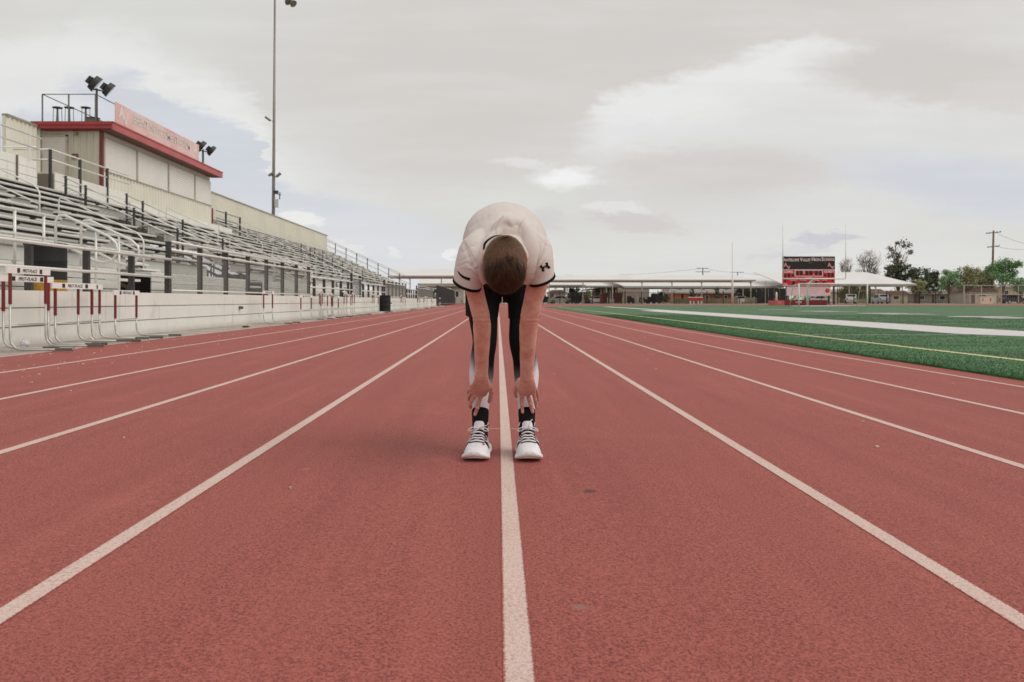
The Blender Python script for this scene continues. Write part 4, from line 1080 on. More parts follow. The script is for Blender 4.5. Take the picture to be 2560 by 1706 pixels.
for (px, py, Y, r_) in [(1104.3, 913, 3.729, .0112), (1096.8, 938, 3.743, .0096), (1091.4, 909, 3.722, .0112), (1080.8, 928, 3.744, .0098), (1084.5, 901, 3.720, .0105), (1077.3, 913, 3.749, .0092), (1078.8, 894.5, 3.725, .0092), (1129, 899, 3.725, .0112),
        (1199.5, 910, 3.729, .0112), (1199.2, 930, 3.744, .0096), (1212.6, 907, 3.727, .0114), (1218.5, 929, 3.743, .0098), (1224.8, 900, 3.722, .0106), (1229.6, 919, 3.746, .0092), (1230.8, 894, 3.725, .0092), (1185, 893, 3.729, .0112)]:
    ellipsoid(body, P_(px, py, Y), (r_, r_, r_), None, 12, 8)
for (px, py, Y, r_) in [(1093.5, 862, 3.66, .0085), (1224, 862, 3.66, .0085)]: ellipsoid(body, P_(px, py, Y), (r_, r_, r_ * 1.2), None, 12, 8)
for pts in ([(1104.3, 911, 3.727), (1107, 890, 3.692), (1108, 868, 3.646)], [(1092, 907, 3.724), (1100, 888, 3.694), (1106, 868, 3.646)], [(1199.5, 908, 3.727), (1204, 888, 3.690), (1209, 866, 3.644)], [(1212.6, 905, 3.724), (1211, 888, 3.690), (1211.5, 866, 3.644)], [(1224, 899, 3.722), (1217, 884, 3.692), (1213.5, 866, 3.648)]):
    loft(body, [P_(*p) + (.0032, .0030) for p in pts], n=8, sub=3)
def body_f(co, nn):
    if co.y < 3.42 or co.z > .72: return co
    m_ = noise.noise(Vector((co.x * 30, co.y * 30, co.z * 9))) * .0014 + noise.noise(Vector((co.x * 90, co.y * 90, co.z * 60))) * .0004
    cr = .0
    if abs(co.z - .592 - co.x * .02) < .03: cr = -.0016 * math.exp(-((co.z - .592) / .006) ** 2) - .0012 * math.exp(-((co.z - .575) / .004) ** 2)
    if co.z < .35: cr += -.0006 * math.exp(-((co.z - .335 - co.x * .03) / .0035) ** 2)
    return co + nn * (m_ + cr)
part("body", fuse(body, "body", .0023, 2, body_f), M_SKIN)
# eyes and nails
for s_ in (-1, 1):
    b = MB(); ellipsoid(b, hp(s_ * .030, .083, -.018), (.011, .011, .011), HA, 14, 8); part("eye", b.mesh("eye", True), mat("eye_white", (220, 216, 210), .2))
M_NAIL = mat("nail", (206, 156, 146), .3, .05, 20)
for (px, py, Y, r_) in [(1091.2, 951.5, 3.7505, 8), (1200.9, 945.6, 3.7505, 8), (1224.0, 945.2, 3.752, 8), (1232.8, 933.8, 3.762, 7)]:
    b = MB(); ellipsoid(b, P_(px, py, Y), (.0052, .0022, .0062), None, 12, 8); part("nail", b.mesh("nail", True), M_NAIL)
# ---- tights
tg = MB()
for s_ in (-1, 1): loft(tg, [p for p in LEG[s_][:-1]], n=24)
m = bpy.data.materials.new("gradient_tights"); m.use_nodes = True
t = m.node_tree; t.nodes.clear(); q = G(t); b_ = q.n('ShaderNodeBsdfPrincipled'); o_ = q.n('ShaderNodeOutputMaterial'); t.links.new(b_.outputs[0], o_.inputs[0])
P = q.n('ShaderNodeTexCoord').outputs['Object']; sx = q.n('ShaderNodeSeparateXYZ'); t.links.new(P, sx.inputs[0])
xo = q.m('ABSOLUTE', q.m('SUBTRACT', sx.outputs[0], BX0))      # distance from the midline: the dye fades earlier on the outside of the calf
key = q.m('SUBTRACT', sx.outputs[2], q.m('MULTIPLY', q.ss(xo, .095, .150), .10))
grey = q.mix(q.ss(key, .24, .335, 1, 0), lin(112, 106, 112), lin(222, 217, 224))
cc = q.mix(q.ss(key, .31, .385, 1, 0), lin(17, 17, 18), grey)
t.links.new(cc, b_.inputs['Base Color']); b_.inputs['Roughness'].default_value = .9; b_.inputs['Specular IOR Level'].default_value = .2
M_TI = m
part("tights", fuse(tg, "tights", .004, 2), M_TI)
# ---- shorts
sh = MB()
loft(sh, [(.03, 4.04, .93, .145, .13), (.03, 4.0, .86, .158, .15), (.03, 3.985, .79, .160, .14)], n=28)
loft(sh, [(-.045, 3.99, .86, .10, .11), (-.064, 3.965, .74, .088, .10), (-.069, 3.945, .655, .079, .098), (-.072, 3.94, .59, .074, .092)], n=24, caps=(True, False))
loft(sh, [(.105, 3.99, .86, .10, .11), (.118, 3.965, .74, .088, .10), (.120, 3.945, .655, .078, .098), (.122, 3.94, .585, .074, .092)], n=24, caps=(True, False))
def shf(co, nn):
    k = max(0, min(1, (.85 - co.z) / .2))
    return co + nn * (noise.noise(Vector((co.x * 22, co.y * 22, co.z * 5))) * .009 * k)
shorts = part("shorts", fuse(sh, "shorts", .004, 3, shf), M_BLK)
b = MB(); b.tube([P_(1153.8, 683, 3.80), P_(1154.4, 690, 3.80), P_(1153, 698, 3.80), P_(1150.5, 705, 3.80)], .0016, 6); b.build("drawstring", mat("white_cord", (220, 220, 214), .7), shorts, (0, 0, 0))
# ---- shirt
st_ = MB()
loft(st_, [(.03, 4.085, .895, .148, .145), (.03, 4.02, .925, .166, .168), (.03, 3.95, .942, .178, .166), (.03, 3.82, .925, .183, .166), (.03, 3.68, .895, .178, .160), (.03, 3.57, .862, .168, .148), (.03, 3.47, .838, .150, .118), (.03, 3.40, .825, .10, .08)], n=36)
SLV = {-1: [(-.045, 3.54, .885, .085, .085), (-.080, 3.465, .858, .076, .074), (-.105, 3.435, .812, .064, .066), (-.1155, 3.43, .768, .058, .060), (-.1195, 3.432, .738, .0550, .057), (-.122, 3.436, .690, .0545, .057)],
       1: [(.105, 3.54, .885, .085, .085), (.140, 3.465, .860, .076, .074), (.158, 3.435, .818, .062, .066), (.1665, 3.43, .782, .0555, .060), (.1705, 3.432, .757, .0530, .057), (.174, 3.436, .705, .0525, .057)]}
for s_ in (-1, 1): loft(st_, SLV[s_], n=28, caps=(True, True))
CUT = {s_: (Vector(SLV[s_][4][:3]) + Vector((0, 0, -.010)), Vector((s_ * .34, .42, -1)).normalized()) for s_ in (-1, 1)}
FOLDS = [  # start, end (picture bearings), depth, width
 ((1085, 622), (1104, 600), -.010, .010), ((1118, 575), (1088, 612), .010, .012), ((1240, 560), (1224, 632), .010, .007),
 ((1066, 560), (1096, 640), .006, .007), ((1210, 605), (1222, 655), -.008, .008),
 ((1225, 640), (1262, 604), .006, .006), ((1074, 634), (1106, 612), .007, .006), ((1075, 604), (1106, 640), .006, .006),
 ((1092, 566), (1108, 552), .010, .010), ((1068, 548), (1100, 520), .0045, .008), ((1082, 520), (1120, 498), .004, .008), ((1262, 556), (1228, 520), .0045, .008), ((1246, 520), (1215, 492), .004, .008), ((1052, 612), (1070, 606), .004, .005), ((1056, 626), (1090, 628), -.004, .005), ((1232, 590), (1226, 618), .006, .005), ((1246, 630), (1268, 618), -.004, .004), ((1062, 580), (1084, 566), .005, .006), ((1236, 548), (1256, 566), .005, .006), ((1244, 600), (1262, 570), .004, .006), ((1058, 600), (1080, 590), .004, .006)]
FW = []
for (p, q_, d, w) in FOLDS: FW.append((Vector(((p[0] - 1144) / 2000, (690 - p[1]) / 2000)), Vector(((q_[0] - 1144) / 2000, (690 - q_[1]) / 2000)), d, w / 3.45))
def shirt_f(co, nn):
    if co.y > 3.62:
        ph = noise.noise(Vector((co.x * 4, co.y * 3, 0))) * 2.2
        w_ = math.sin((co.y - 3.6) * 34 + abs(co.x - .03) * 16 + ph) * .0022 * max(0, noise.noise(Vector((co.x * 5 + 7, co.y * 5, co.z * 5))) + .35)
        co = co + nn * w_
    for s_ in (-1, 1):
        if (co - CUT[s_][0]).length < .085: return co
    a = noise.noise(Vector((co.x * 7 + 3, co.y * 5, co.z * 7))) * .0032
    c2 = noise.noise(Vector((co.x * 16, co.y * 8, co.z * 12 + 9))) * .0012
    d = 0.0
    if co.y < 3.62:
        p = Vector((co.x / co.y, (co.z - EYE) / co.y))
        for (A, B_, dd, w) in FW:
            ab = B_ - A; t_ = max(0, min(1, (p - A).dot(ab) / ab.length_squared)); l = (p - A - ab * t_).length / w
            if l < 2.5: d -= dd * .42 * math.exp(-l * l)
    return co + nn * (a + c2 + d)
smesh = fuse(st_, "shirt", .0034, 6, shirt_f)
# open the sleeves with a slanting hem
bmx = bmesh.new(); bmx.from_mesh(smesh)
for s_ in (-1, 1):
    c0, tn = CUT[s_]; c3 = SLV[s_][5]
    def near(v): return (Vector((v.x, v.y, 0)) - Vector((c3[0], c3[1], 0))).length < .078 and v.z < c0.z + .06
    gv = [v for v in bmx.verts if near(v.co)]; ge = list({e for v in gv for e in v.link_edges}); gf = list({f for v in gv for f in v.link_faces})
    bmesh.ops.bisect_plane(bmx, geom=gv + ge + gf, plane_co=c0, plane_no=tn)
    bmx.verts.ensure_lookup_table()
    bmesh.ops.delete(bmx, geom=[v for v in bmx.verts if near(v.co) and (v.co - c0).dot(tn) > 1e-5], context='VERTS')
bmx.to_mesh(smesh); bmx.free(); smesh.polygons.foreach_set('use_smooth', [True] * len(smesh.polygons))
shirt = part("hooded_top", smesh, M_SHIRT)
# the fallen hood: a separate piece of cloth, so its edge makes a real crease
hd = MB()
loft(hd, [P_(1140, 556, 3.42) + (.022, .03), P_(1150, 528, 3.46) + (.040, .035), P_(1170, 519, 3.475) + (.060, .040), P_(1196, 524, 3.47) + (.046, .036), P_(1214, 545, 3.43) + (.034, .034), P_(1222, 575, 3.40) + (.028, .034), P_(1222, 605, 3.385) + (.023, .03), P_(1215, 632, 3.39) + (.016, .026), P_(1211, 650, 3.41) + (.010, .02)], n=20, side=(0, 1, 0))
loft(hd, [P_(1128, 552, 3.44) + (.030, .03), P_(1160, 540, 3.46) + (.05, .05), P_(1196, 545, 3.45) + (.04, .05)], n=18, side=(0, 1, 0))
loft(hd, [P_(1146, 536, 3.44) + (.030, .022), P_(1122, 556, 3.42) + (.030, .022), P_(1106, 580, 3.405) + (.028, .020), P_(1101, 608, 3.395) + (.022, .016), P_(1104, 634, 3.40) + (.016, .012), P_(1110, 650, 3.42) + (.012, .01)], n=18, side=(0, 1, 0))
def hood_f(co, nn):
    return co + nn * (noise.noise(Vector((co.x * 11 + 1, co.y * 8, co.z * 11))) * .004)
hmesh = fuse(hd, "hood", .0032, 5, hood_f)
ob("hood", hmesh, shirt, (0, 0, 0), mt=M_SHIRT)
_v = [v.co.copy() for v in smesh.vertices]; _k = len(_v); _v += [v.co.copy() for v in hmesh.vertices]
bv = BVHTree.FromPolygons(_v, [tuple(p.vertices) for p in smesh.polygons] + [tuple(i + _k for i in p.vertices) for p in hmesh.polygons])
def hit(px, py, off=.0012):
    d = Vector(((px - 1144) / 2000, 1, (690 - py) / 2000)).normalized()
    loc, nn, i, dist = bv.ray_cast(Vector((0, 2.0, EYE)) + d * 0 + Vector((d.x / d.y * 2.0, 0, d.z / d.y * 2.0)), d)
    if loc is None: return None
    if nn.dot(d) > 0: nn = -nn
    return loc + nn * off
def ribbon(name, m_, pts, widths, parent=shirt, off=.0014, sub=6):
    q_ = catmull([p + (w,) for p, w in zip(pts, widths)], sub); b = MB(); row = []
    for i in range(len(q_)):
        d = q_[min(i + 1, len(q_) - 1)][:2] - q_[max(i - 1, 0)][:2]; d = d / (np.linalg.norm(d) + 1e-9); nn = np.array([-d[1], d[0]]) * q_[i][2] / 2
        r_ = [hit(*(q_[i][:2] + nn * k), off) for k in (-1, -.33, .33, 1)]
        if all(v is not None for v in r_): row.append(r_)
    for r_ in row: b.v += [tuple(v) for v in r_]
    b.f = [(4 * i + k, 4 * i + k + 1, 4 * i + k + 5, 4 * i + k + 4) for i in range(len(row) - 1) for k in range(3)]
    if row: b.build(name, m_, parent, (0, 0, 0), smooth=True)
def C5(x, y): return ((1080 + x / 5.6) / 1.088, (480 + y / 5.6) / 1.088)
ribbon("sleeve_stripe", M_BLK, [C5(362, 1108), C5(400, 1160), C5(455, 1200), C5(532, 1226)], [1.2, 4.2, 5.6, 7.0])
# emblem on the sleeve: two crossed arcs with flared ends
e0 = np.array(C5(1580, 1052)); ea = R(-27)
def E(u, v):
    return (e0[0] + (u * math.cos(ea) - v * math.sin(ea)) / 6.1, e0[1] + (u * math.sin(ea) + v * math.cos(ea)) / 6.1)
ribbon("sleeve_emblem", M_BLK, [E(-46, -46), E(-38, -8), E(0, 12), E(38, -8), E(46, -46)], [6.5, 4.5, 1.8, 4.5, 6.5])
ribbon("sleeve_emblem", M_BLK, [E(-46, 46), E(-38, 8), E(0, -12), E(38, 8), E(46, 46)], [6.5, 4.5, 1.8, 4.5, 6.5], off=.0018)
M_SEAM = knit("seam_thread", (182, 170, 164), (170, 156, 150))
for pts in ([C5(440, 660), C5(520, 790), C5(600, 940), C5(690, 1100)], [C5(1612, 600), C5(1560, 830), C5(1450, 1050)], [C5(905, 580), C5(900, 500), C5(960, 380), C5(1010, 330)], [C5(1215, 590), C5(1225, 480), C5(1300, 375)],
            [C5(530, 1060), C5(600, 1150), C5(680, 1190)], [C5(1380, 1150), C5(1450, 1130), C5(1600, 930)], [C5(520, 400), C5(490, 480), C5(470, 520)], [C5(1430, 270), C5(1500, 350), C5(1580, 500)]):
    ribbon("seam", M_SEAM, pts, [.8] * len(pts), off=.0009)
ribbon("neck_tape", M_BLK, [C5(722, 810), C5(740, 730), C5(800, 665), C5(880, 620), C5(975, 603)], [3.2, 4.5, 3.6, 2.4, 1.4], off=.002)
for s_ in (-1, 1):
    c0, tn = CUT[s_]; axs = (Vector(SLV[s_][5][:3]) - Vector(SLV[s_][3][:3])).normalized()
    dist = []
    for j in range(48):
        th = 2 * PI * j / 48; e1 = (HX - tn * HX.dot(tn)).normalized(); e2 = tn.cross(e1).normalized(); e_ = e1 * math.cos(th) + e2 * math.sin(th)
        q0 = c0 - tn * .003 - axs * 0
        loc, nn_, i_, ds = bv.ray_cast(q0, e_); dist.append((ds if ds is not None and ds < .09 else .058, e_))
    b = MB(); prof = ((-.006, .0005), (-.0055, .0030), (.0050, .0030), (.0055, -.003), (-.002, -.004))
    for (t_, g_) in prof: b.v += [tuple(c0 + tn * t_ + e_ * (ds + g_)) for ds, e_ in dist]
    nr = len(prof); b.f = [(i * 48 + j, i * 48 + (j + 1) % 48, ((i + 1) % nr) * 48 + (j + 1) % 48, ((i + 1) % nr) * 48 + j) for i in range(nr) for j in range(48)]
    b.build("sleeve_hem", M_BLK, shirt, (0, 0, 0), smooth=True)
# ---- hair
def hair_mat(name, c1, c2, rough=.55):
    m = bpy.data.materials.new(name); m.use_nodes = True; t = m.node_tree; t.nodes.clear(); q = G(t)
    b = q.n('ShaderNodeBsdfPrincipled'); o = q.n('ShaderNodeOutputMaterial'); t.links.new(b.outputs[0], o.inputs[0])
    gm = q.n('ShaderNodeNewGeometry'); t.links.new(q.mix(gm.outputs['Random Per Island'], lin(*c1), lin(*c2)), b.inputs['Base Color']); b.inputs['Roughness'].default_value = rough
    b.inputs['Specular IOR Level'].default_value = .3
    return m
HRC, HRR = hp(0, -.012, .033), Vector((.0775, .099, .085))
def hs(x, f, u, k=1.0): return HRC + HX * (x * HRR.x * k) + HF * (f * HRR.y * k) + HU * (u * HRR.z * k)
cap = MB(); nph, nth = 26, 40
idx = {}
for i in range(nph + 1):
    ph = R(112) * i / nph
    for j in range(nth):
        th = 2 * PI * j / nth; x, f, u = math.sin(ph) * math.cos(th), math.sin(ph) * math.sin(th), math.cos(ph)
        cap.v.append(tuple(hs(x, f, u, 1.012 + .004 * noise.noise(Vector((x * 5, f * 5, u * 5))))))
for i in range(nph):
    for j in range(nth):
        x, f, u = math.sin(R(112) * i / nph) * math.cos(2 * PI * j / nth), math.sin(R(112) * i / nph) * math.sin(2 * PI * j / nth), math.cos(R(112) * i / nph)
        if f > .72 and u < .45: continue
        if u < -.05 and f > .1: continue
        cap.f.append((i * nth + j, i * nth + (j + 1) % nth, (i + 1) * nth + (j + 1) % nth, (i + 1) * nth + j))
hair = part("hair", cap.mesh("hair", True), mat("hair_cap", (104, 76, 58), .9, col2=(78, 56, 42), vs=60))
def strands(name, n_, region, length, width, flow, lift, m_, segs=4, curl=.15):
    b = MB(); c_ = 0
    while c_ < n_:
        v = Vector((random.gauss(0, 1), random.gauss(0, 1), random.gauss(0, 1))).normalized()
        if not region(v): continue
        c_ += 1
        root = hs(v.x, v.y, v.z, 1.005); nn = (HX * v.x / HRR.x + HF * v.y / HRR.y + HU * v.z / HRR.z).normalized()
        fl = flow(v); d = (HX * fl[0] + HF * fl[1] + HU * fl[2]); d = (d - nn * d.dot(nn)).normalized()
        d = (d + HX * random.uniform(-curl, curl) + HF * random.uniform(-curl, curl)).normalized()
        L = length(v) * random.uniform(.75, 1.2); li = lift * random.uniform(.5, 1.5)
        sd_ = d.cross(nn).normalized(); P = root; k = len(b.v); step = L / segs
        for i in range(segs + 1):
            w = width * (1 - .75 * i / segs) / 2
            b.v += [tuple(P - sd_ * w), tuple(P + sd_ * w)]
            dirv = (d + nn * (li * (1 - i / segs))).normalized(); P = P + dirv * step
            # follow the skull
            q_ = P - HRC; e = Vector((q_.dot(HX) / HRR.x, q_.dot(HF) / HRR.y, q_.dot(HU) / HRR.z)); el = e.length
            mn = 1.02
            if el < mn: e = e * (mn / el); P = HRC + HX * e.x * HRR.x + HF * e.y * HRR.y + HU * e.z * HRR.z
            d = (d - nn * (.5 * step / .09)).normalized()
            e = e.normalized(); nn = (HX * e.x / HRR.x + HF * e.y / HRR.y + HU * e.z / HRR.z).normalized()
        for i in range(segs): b.f.append((k + 2 * i, k + 2 * i + 1, k + 2 * i + 3, k + 2 * i + 2))
    me = b.mesh(name, False, fix=False)
    return ob(name, me, hair, mt=m_, kind="stuff")
top = lambda v: v.z > -.1 and (v.y > -.46 + .5 * abs(v.x) + .22 * noise.noise(v * 6) + random.uniform(-.16, .16)) and not (v.y > .75 and v.z < .3) and abs(v.x) < .93
fade = lambda v: v.z > -.32 and not top(v) and not (v.y > .45 and v.z < .3)
strands("long_strands", 12000, top, lambda v: .042 + .012 * v.y, .0014, lambda v: (v.x * .25 + .12, 1.0, .0), .22, hair_mat("dark_brown_hair", (66, 45, 34), (34, 24, 19)), 5)
strands("long_strands", 1500, top, lambda v: .045, .0010, lambda v: (v.x * .3 + .2, 1.0, .0), .34, hair_mat("brown_highlight_hair", (112, 82, 56), (70, 50, 36)), 5, .25)
strands("nape_strands", 7000, lambda v: fade(v) and v.y < -.42 + .2 * random.uniform(-1, 1), lambda v: .009, .0010, lambda v: (v.x * .3, 1.0, 0), .8, hair_mat("sandy_nape_hair", (180, 142, 110), (122, 92, 68)), 2, .3)
strands("short_strands", 14000, fade, lambda v: .010 + .006 * max(0, v.y + .6), .0010, lambda v: (v.x * .3, 1.0, 0), .8, hair_mat("light_brown_fade", (146, 112, 86), (88, 63, 46)), 2, .3)
b = MB()
for i in range(26):
    r0 = hs(.24 + random.uniform(-.12, .12), -.32 + random.uniform(-.05, .05), .9, 1.0); tp = r0 + HU * .012 + HF * random.uniform(-.022, -.004) + HX * random.uniform(-.004, .014)
    b.tube([r0, r0.lerp(tp, .6) + HU * .003, tp], 1, 4, rr=[.0012, .0009, .0003])
b.build("cowlick", hair_mat("cowlick_hair", (150, 116, 84), (96, 70, 50)), hair, (0, 0, 0))
# ---- socks and shoes
for s_ in (-1, 1):
    x = -.0768 if s_ < 0 else .1262
    b = MB(); loft(b, [(x, 3.801, .176, .0365, .0425), (x, 3.799, .17, .0372, .043), (x, 3.79, .12, .0345, .043), (x - .001, 3.78, .07, .034, .046)], n=28, caps=(False, False))
    so_ = part("sock", b.mesh("sock", True), M_SOCK)
    for k in range(2):
        q_ = MB(); xx_ = x + .033 * (1 if s_ < 0 else (-1, 1)[k]); q_.box((xx_, 3.77, .128 - .02 * k * (s_ < 0)), (.004, .006, .016), 0, 0, .3); q_.build("sock_mark", M_WHT, so_)
def shoe(ax, ay, rot, lab_side):
    t = ob("shoe", None, man, tuple(Vector((ax, ay, 0)) - MO), (0, 0, R(rot)))
    def Q(y): return y - .215      # local y, toe at 0, heel at .30
    US = [(.006, .018, .034, .02), (.016, .033, .044, .016), (.040, .0465, .055, .012), (.075, .0525, .064, .01), (.105, .0500, .076, .01), (.135, .0450, .093, .01), (.160, .0400, .110, .01), (.178, .0375, .120, .01), (.195, .0370, .112, .01), (.230, .0355, .098, .01), (.265, .0320, .104, .01), (.288, .0230, .108, .012), (.298, .0100, .094, .02)]
    q_ = catmull([(u[0], u[1], u[2], u[3]) for u in US], 4); n_ = 22; b = MB()
    for (y, w, zt_, zb) in q_:
        for j in range(n_ + 1):
            a = PI * j / n_; c_ = math.cos(a); s2 = math.sin(a)
            b.v.append((w * math.copysign(abs(c_) ** .8, c_), Q(y), zb + (zt_ - zb) * max(s2, 0) ** .72))
    m_ = n_ + 1
    for i in range(len(q_) - 1):
        for j in range(n_): b.f.append((i * m_ + j, i * m_ + j + 1, (i + 1) * m_ + j + 1, (i + 1) * m_ + j))
    b.f.append(tuple(range(m_))); b.f.append(tuple(range((len(q_) - 1) * m_, len(q_) * m_))[::-1])
    up = b.build("upper", M_WHT, t, smooth=True)
    def surf(y, x, off=.0):
        ys = [p[0] for p in q_]; i = min(range(len(ys)), key=lambda k_: abs(ys[k_] - y)); w, zt_, zb = q_[i][1], q_[i][2], q_[i][3]
        c_ = min(.995, (abs(x) / w)) ** (1 / .8); return Vector((x, Q(y), zb + (zt_ - zb) * (1 - c_ * c_) ** .36 + off))
    # sole: chunky, flared at the heel, toe curling up
    SO = [(-.006, .012, .030), (-.002, .028, .027), (.008, .042, .021), (.03, .0555, .012), (.07, .0575, .003), (.12, .052, .0), (.17, .0475, .0), (.22, .0475, .0), (.26, .0475, .0), (.295, .040, .002), (.312, .020, .008)]
    r_ = catmull(SO, 4); b = MB(); k2 = 14
    for (y, w, zb) in r_:
        hk = .52 + .48 * min(1, max(0, (y - .02) / .14)); prof = [(-w * .97, zb + .003), (-w * 1.02, zb + .012 * hk), (-w * .97, zb + .028 * hk), (-w * .6, zb + .034 * hk), (w * .6, zb + .034 * hk), (w * .97, zb + .028 * hk), (w * 1.02, zb + .012 * hk), (w * .97, zb + .003), (w * .85, zb), (-w * .85, zb)]
        b.v += [(p[0], Q(y), p[1]) for p in prof]
    m2 = 10
    for i in range(len(r_) - 1):
        for j in range(m2): b.f.append((i * m2 + j, i * m2 + (j + 1) % m2, (i + 1) * m2 + (j + 1) % m2, (i + 1) * m2 + j))
    b.f.append(tuple(range(m2))); b.f.append(tuple(range((len(r_) - 1) * m2, len(r_) * m2))[::-1])
    b.build("sole", M_FOAM, t, smooth=True)
    # dark throat under the laces, side panels
    b = MB(); rows = []
    for y in np.linspace(.088, .172, 12):
        hw = .032 - .008 * (y - .088) / .084
        rows.append([surf(y, x, .0026) for x in np.linspace(-hw, hw, 9)])
    for r2 in rows: b.v += [tuple(v) for v in r2]
    b.f = [(9 * i + j, 9 * i + j + 1, 9 * i + j + 10, 9 * i + j + 9) for i in range(11) for j in range(8)]
    b.build("throat", M_SOCK, t, smooth=True)
    for sx_ in (-1, 1):
        b = MB(); rows = []
        for y in np.linspace(.10 if sx_ > 0 else .105, .20, 12):
            k_ = (y - .1) / .1
            ys = [p[0] for p in q_]; i = min(range(len(ys)), key=lambda k3: abs(ys[k3] - y)); w = q_[i][1]
            rows.append([surf(y, sx_ * xx_, .0014) + Vector((sx_ * .0016, 0, 0)) for xx_ in np.linspace(w * .62, w * .985, 7)])
        for r2 in rows: b.v += [tuple(v) for v in r2]
        b.f = [(7 * i + j, 7 * i + j + 1, 7 * i + j + 8, 7 * i + j + 7) for i in range(11) for j in range(6)]
        b.build("side_panel", M_SOCK, t, smooth=True)
        for k_ in range(3):
            b = MB(); y = .112 + .018 * k_; A = surf(y, sx_ * .030, .003); B_ = surf(y + .012, sx_ * .043, .001) + Vector((sx_ * .004, 0, 0)); b.tube([A, A.lerp(B_, .5) + Vector((sx_ * .003, 0, .003)), B_], .0022, 6); b.build("eyelet_strap", M_WHT, t, smooth=True)
    # tongue
    b = MB(); rows = []
    for k_, (y, z, hw) in enumerate([(.150, .098, .020), (.160, .112, .021), (.168, .126, .0225), (.174, .139, .0215), (.177, .146, .015)]):
        rows.append([(x, Q(y) + .010 * (x / .022) ** 2, z - .004 * (x / .022) ** 2) for x in np.linspace(-hw, hw, 9)])
    for r2 in rows: b.v += r2
    b.f = [(9 * i + j, 9 * i + j + 1, 9 * i + j + 10, 9 * i + j + 9) for i in range(4) for j in range(8)]
    k_ = len(b.v); b.v += [(v[0], v[1] + .006, v[2]) for v in b.v]; b.f += [tuple(i + k_ for i in f_)[::-1] for f_ in b.f[:32]]
    b.build("tongue", M_WHT, t, smooth=True)
    # laces
    for k_ in range(5):
        y = .094 + .0165 * k_; hw = .029 - .0012 * k_
        pts = [surf(y + .004, -hw, .003), surf(y - .001, -hw * .6, .0065), surf(y - .003, 0, .008), surf(y - .001, hw * .6, .0065), surf(y + .004, hw, .003)]
        b = MB(); b.tube(catmull([tuple(p) for p in pts], 4), .0036, 8); b.build("lace", M_WHT, t, smooth=True)
    z = .118
    for sx_ in (-1, 1):
        b = MB(); b.tube(catmull([(0, Q(.150), z), (sx_ * .018, Q(.148), z + .006), (sx_ * .038, Q(.150), z - .002), (sx_ * .043, Q(.154), z - .010), (sx_ * .034, Q(.158), z - .012), (sx_ * .012, Q(.153), z - .002), (0, Q(.150), z)], 5), .0026, 6); b.build("lace_bow", M_WHT, t, smooth=True)
    if lab_side < 0: ends = [((.0, z), (.022, z + .012), (.037, z + .014), (.050, z + .017)), ((0, z), (-.012, z - .008), (-.030, z - .020), (-.036, z - .026))]
    else: ends = [((0, z), (.006, z + .018), (.014, z + .036), (.020, z + .040)), ((0, z), (.028, z - .004), (.043, z - .012), (.055, z - .020))]
    for e_ in ends:
        b = MB(); b.tube([(p[0], Q(.147) - .004, p[1]) for p in e_[:3]], .0023, 6); b.build("lace_end", M_WHT, t, smooth=True)
        b = MB(); b.tube([(p[0], Q(.147) - .004, p[1]) for p in e_[2:]], .0022, 6); b.build("lace_tip", M_REDA if not (lab_side > 0 and e_ is ends[0]) else M_WHT, t, smooth=True)
    b = MB(); v = surf(.115, -.047 if lab_side < 0 else .045, .001); b.box(tuple(v + Vector((-.002 if lab_side < 0 else .002, 0, -.004))), (.004, .012, .012), 0, .3); b.build("accent_tab", M_REDA, t)
    v = surf(.082, .030, .001); 
    if lab_side < 0: b = MB(); b.box(tuple(v), (.012, .007, .003), .3, 0, .3); b.build("accent_tab", M_REDA, t)
shoe(-.0775, 3.772, -5, -1)
shoe(.1262, 3.772, 1, 1)
# ================================================================== FAR SIDE: canopies, fences, buildings, vehicles, trees
M_CAN = mat("canopy_roof", (216, 213, 210), .5, .03, .15, dirt=.15, dcol=(186, 178, 172)); M_CANF = mat("canopy_fascia", (164, 160, 150), .6, .08, .4)
M_CPOST = mat("canopy_post", (176, 172, 166), .5, .06, 1); M_FOOT = mat("concrete_footing", (160, 152, 136), .9, .08, 2)
def canopy(label, x0, x1, Y, yt, yb, depth, n, hip=(0, 0), posts=None, sk=0, dark=.25):
    """long white monoslope shade roof on single posts; x0,x1,yt,yb are bearings at distance Y"""
    A, B_ = at(x0, yb, Y), at(x1, yb, Y); zt = at(0, yt, Y + depth).z; t = thing("shade_canopy", label, "canopy", (A.x, Y, 0))
    L = B_.x - A.x; zb = A.z; h0 = hip[0] * Y / 2000; h1 = hip[1] * Y / 2000
    n_ = max(1, int(L / 6)); 
    for i in range(n_):
        a0, a1 = L * i / n_, L * (i + 1) / n_
        def xt(a): return h0 + (L - h0 - h1) * a / L
        b = MB(); vs = [(a0, 0, zb), (a1, 0, zb), (xt(a1) + sk, depth, zt), (xt(a0) + sk, depth, zt)]
        b.add(vs + [(v[0], v[1], v[2] - .12) for v in vs], [(0, 1, 2, 3), (7, 6, 5, 4), (0, 4, 5, 1), (2, 6, 7, 3), (1, 5, 6, 2), (3, 7, 4, 0)]); b.build("roof_panel", M_CAN, t)
    b = MB(); b.bx(-.05, L + .05, -.06, .0, zb - dark, zb + .02); b.build("fascia_beam", M_CANF, t)
    b = MB(); b.bx(0, L, depth * .5 - .1, depth * .5 + .1, zb - dark * 1.6, zb - .15); b.build("purlin", M_CANF, t)
    for i in range(n):
        x = (L * (i + .5) / n) if posts is None else at(posts[i], 690, Y).x - A.x
        b = MB(); b.box((x, .35, zb / 2), (.17, .17, zb)); b.bar((x, .35, zb - .9), (x, 1.3, zb - .1), .1).bar((x, .35, zb - .5), (x + .5, .35, zb - .1), .08); b.build("post", M_CPOST, t)
        b = MB(); b.box((x, .35, .4), (.5, .5, .8)); b.build("footing", M_FOOT, t)
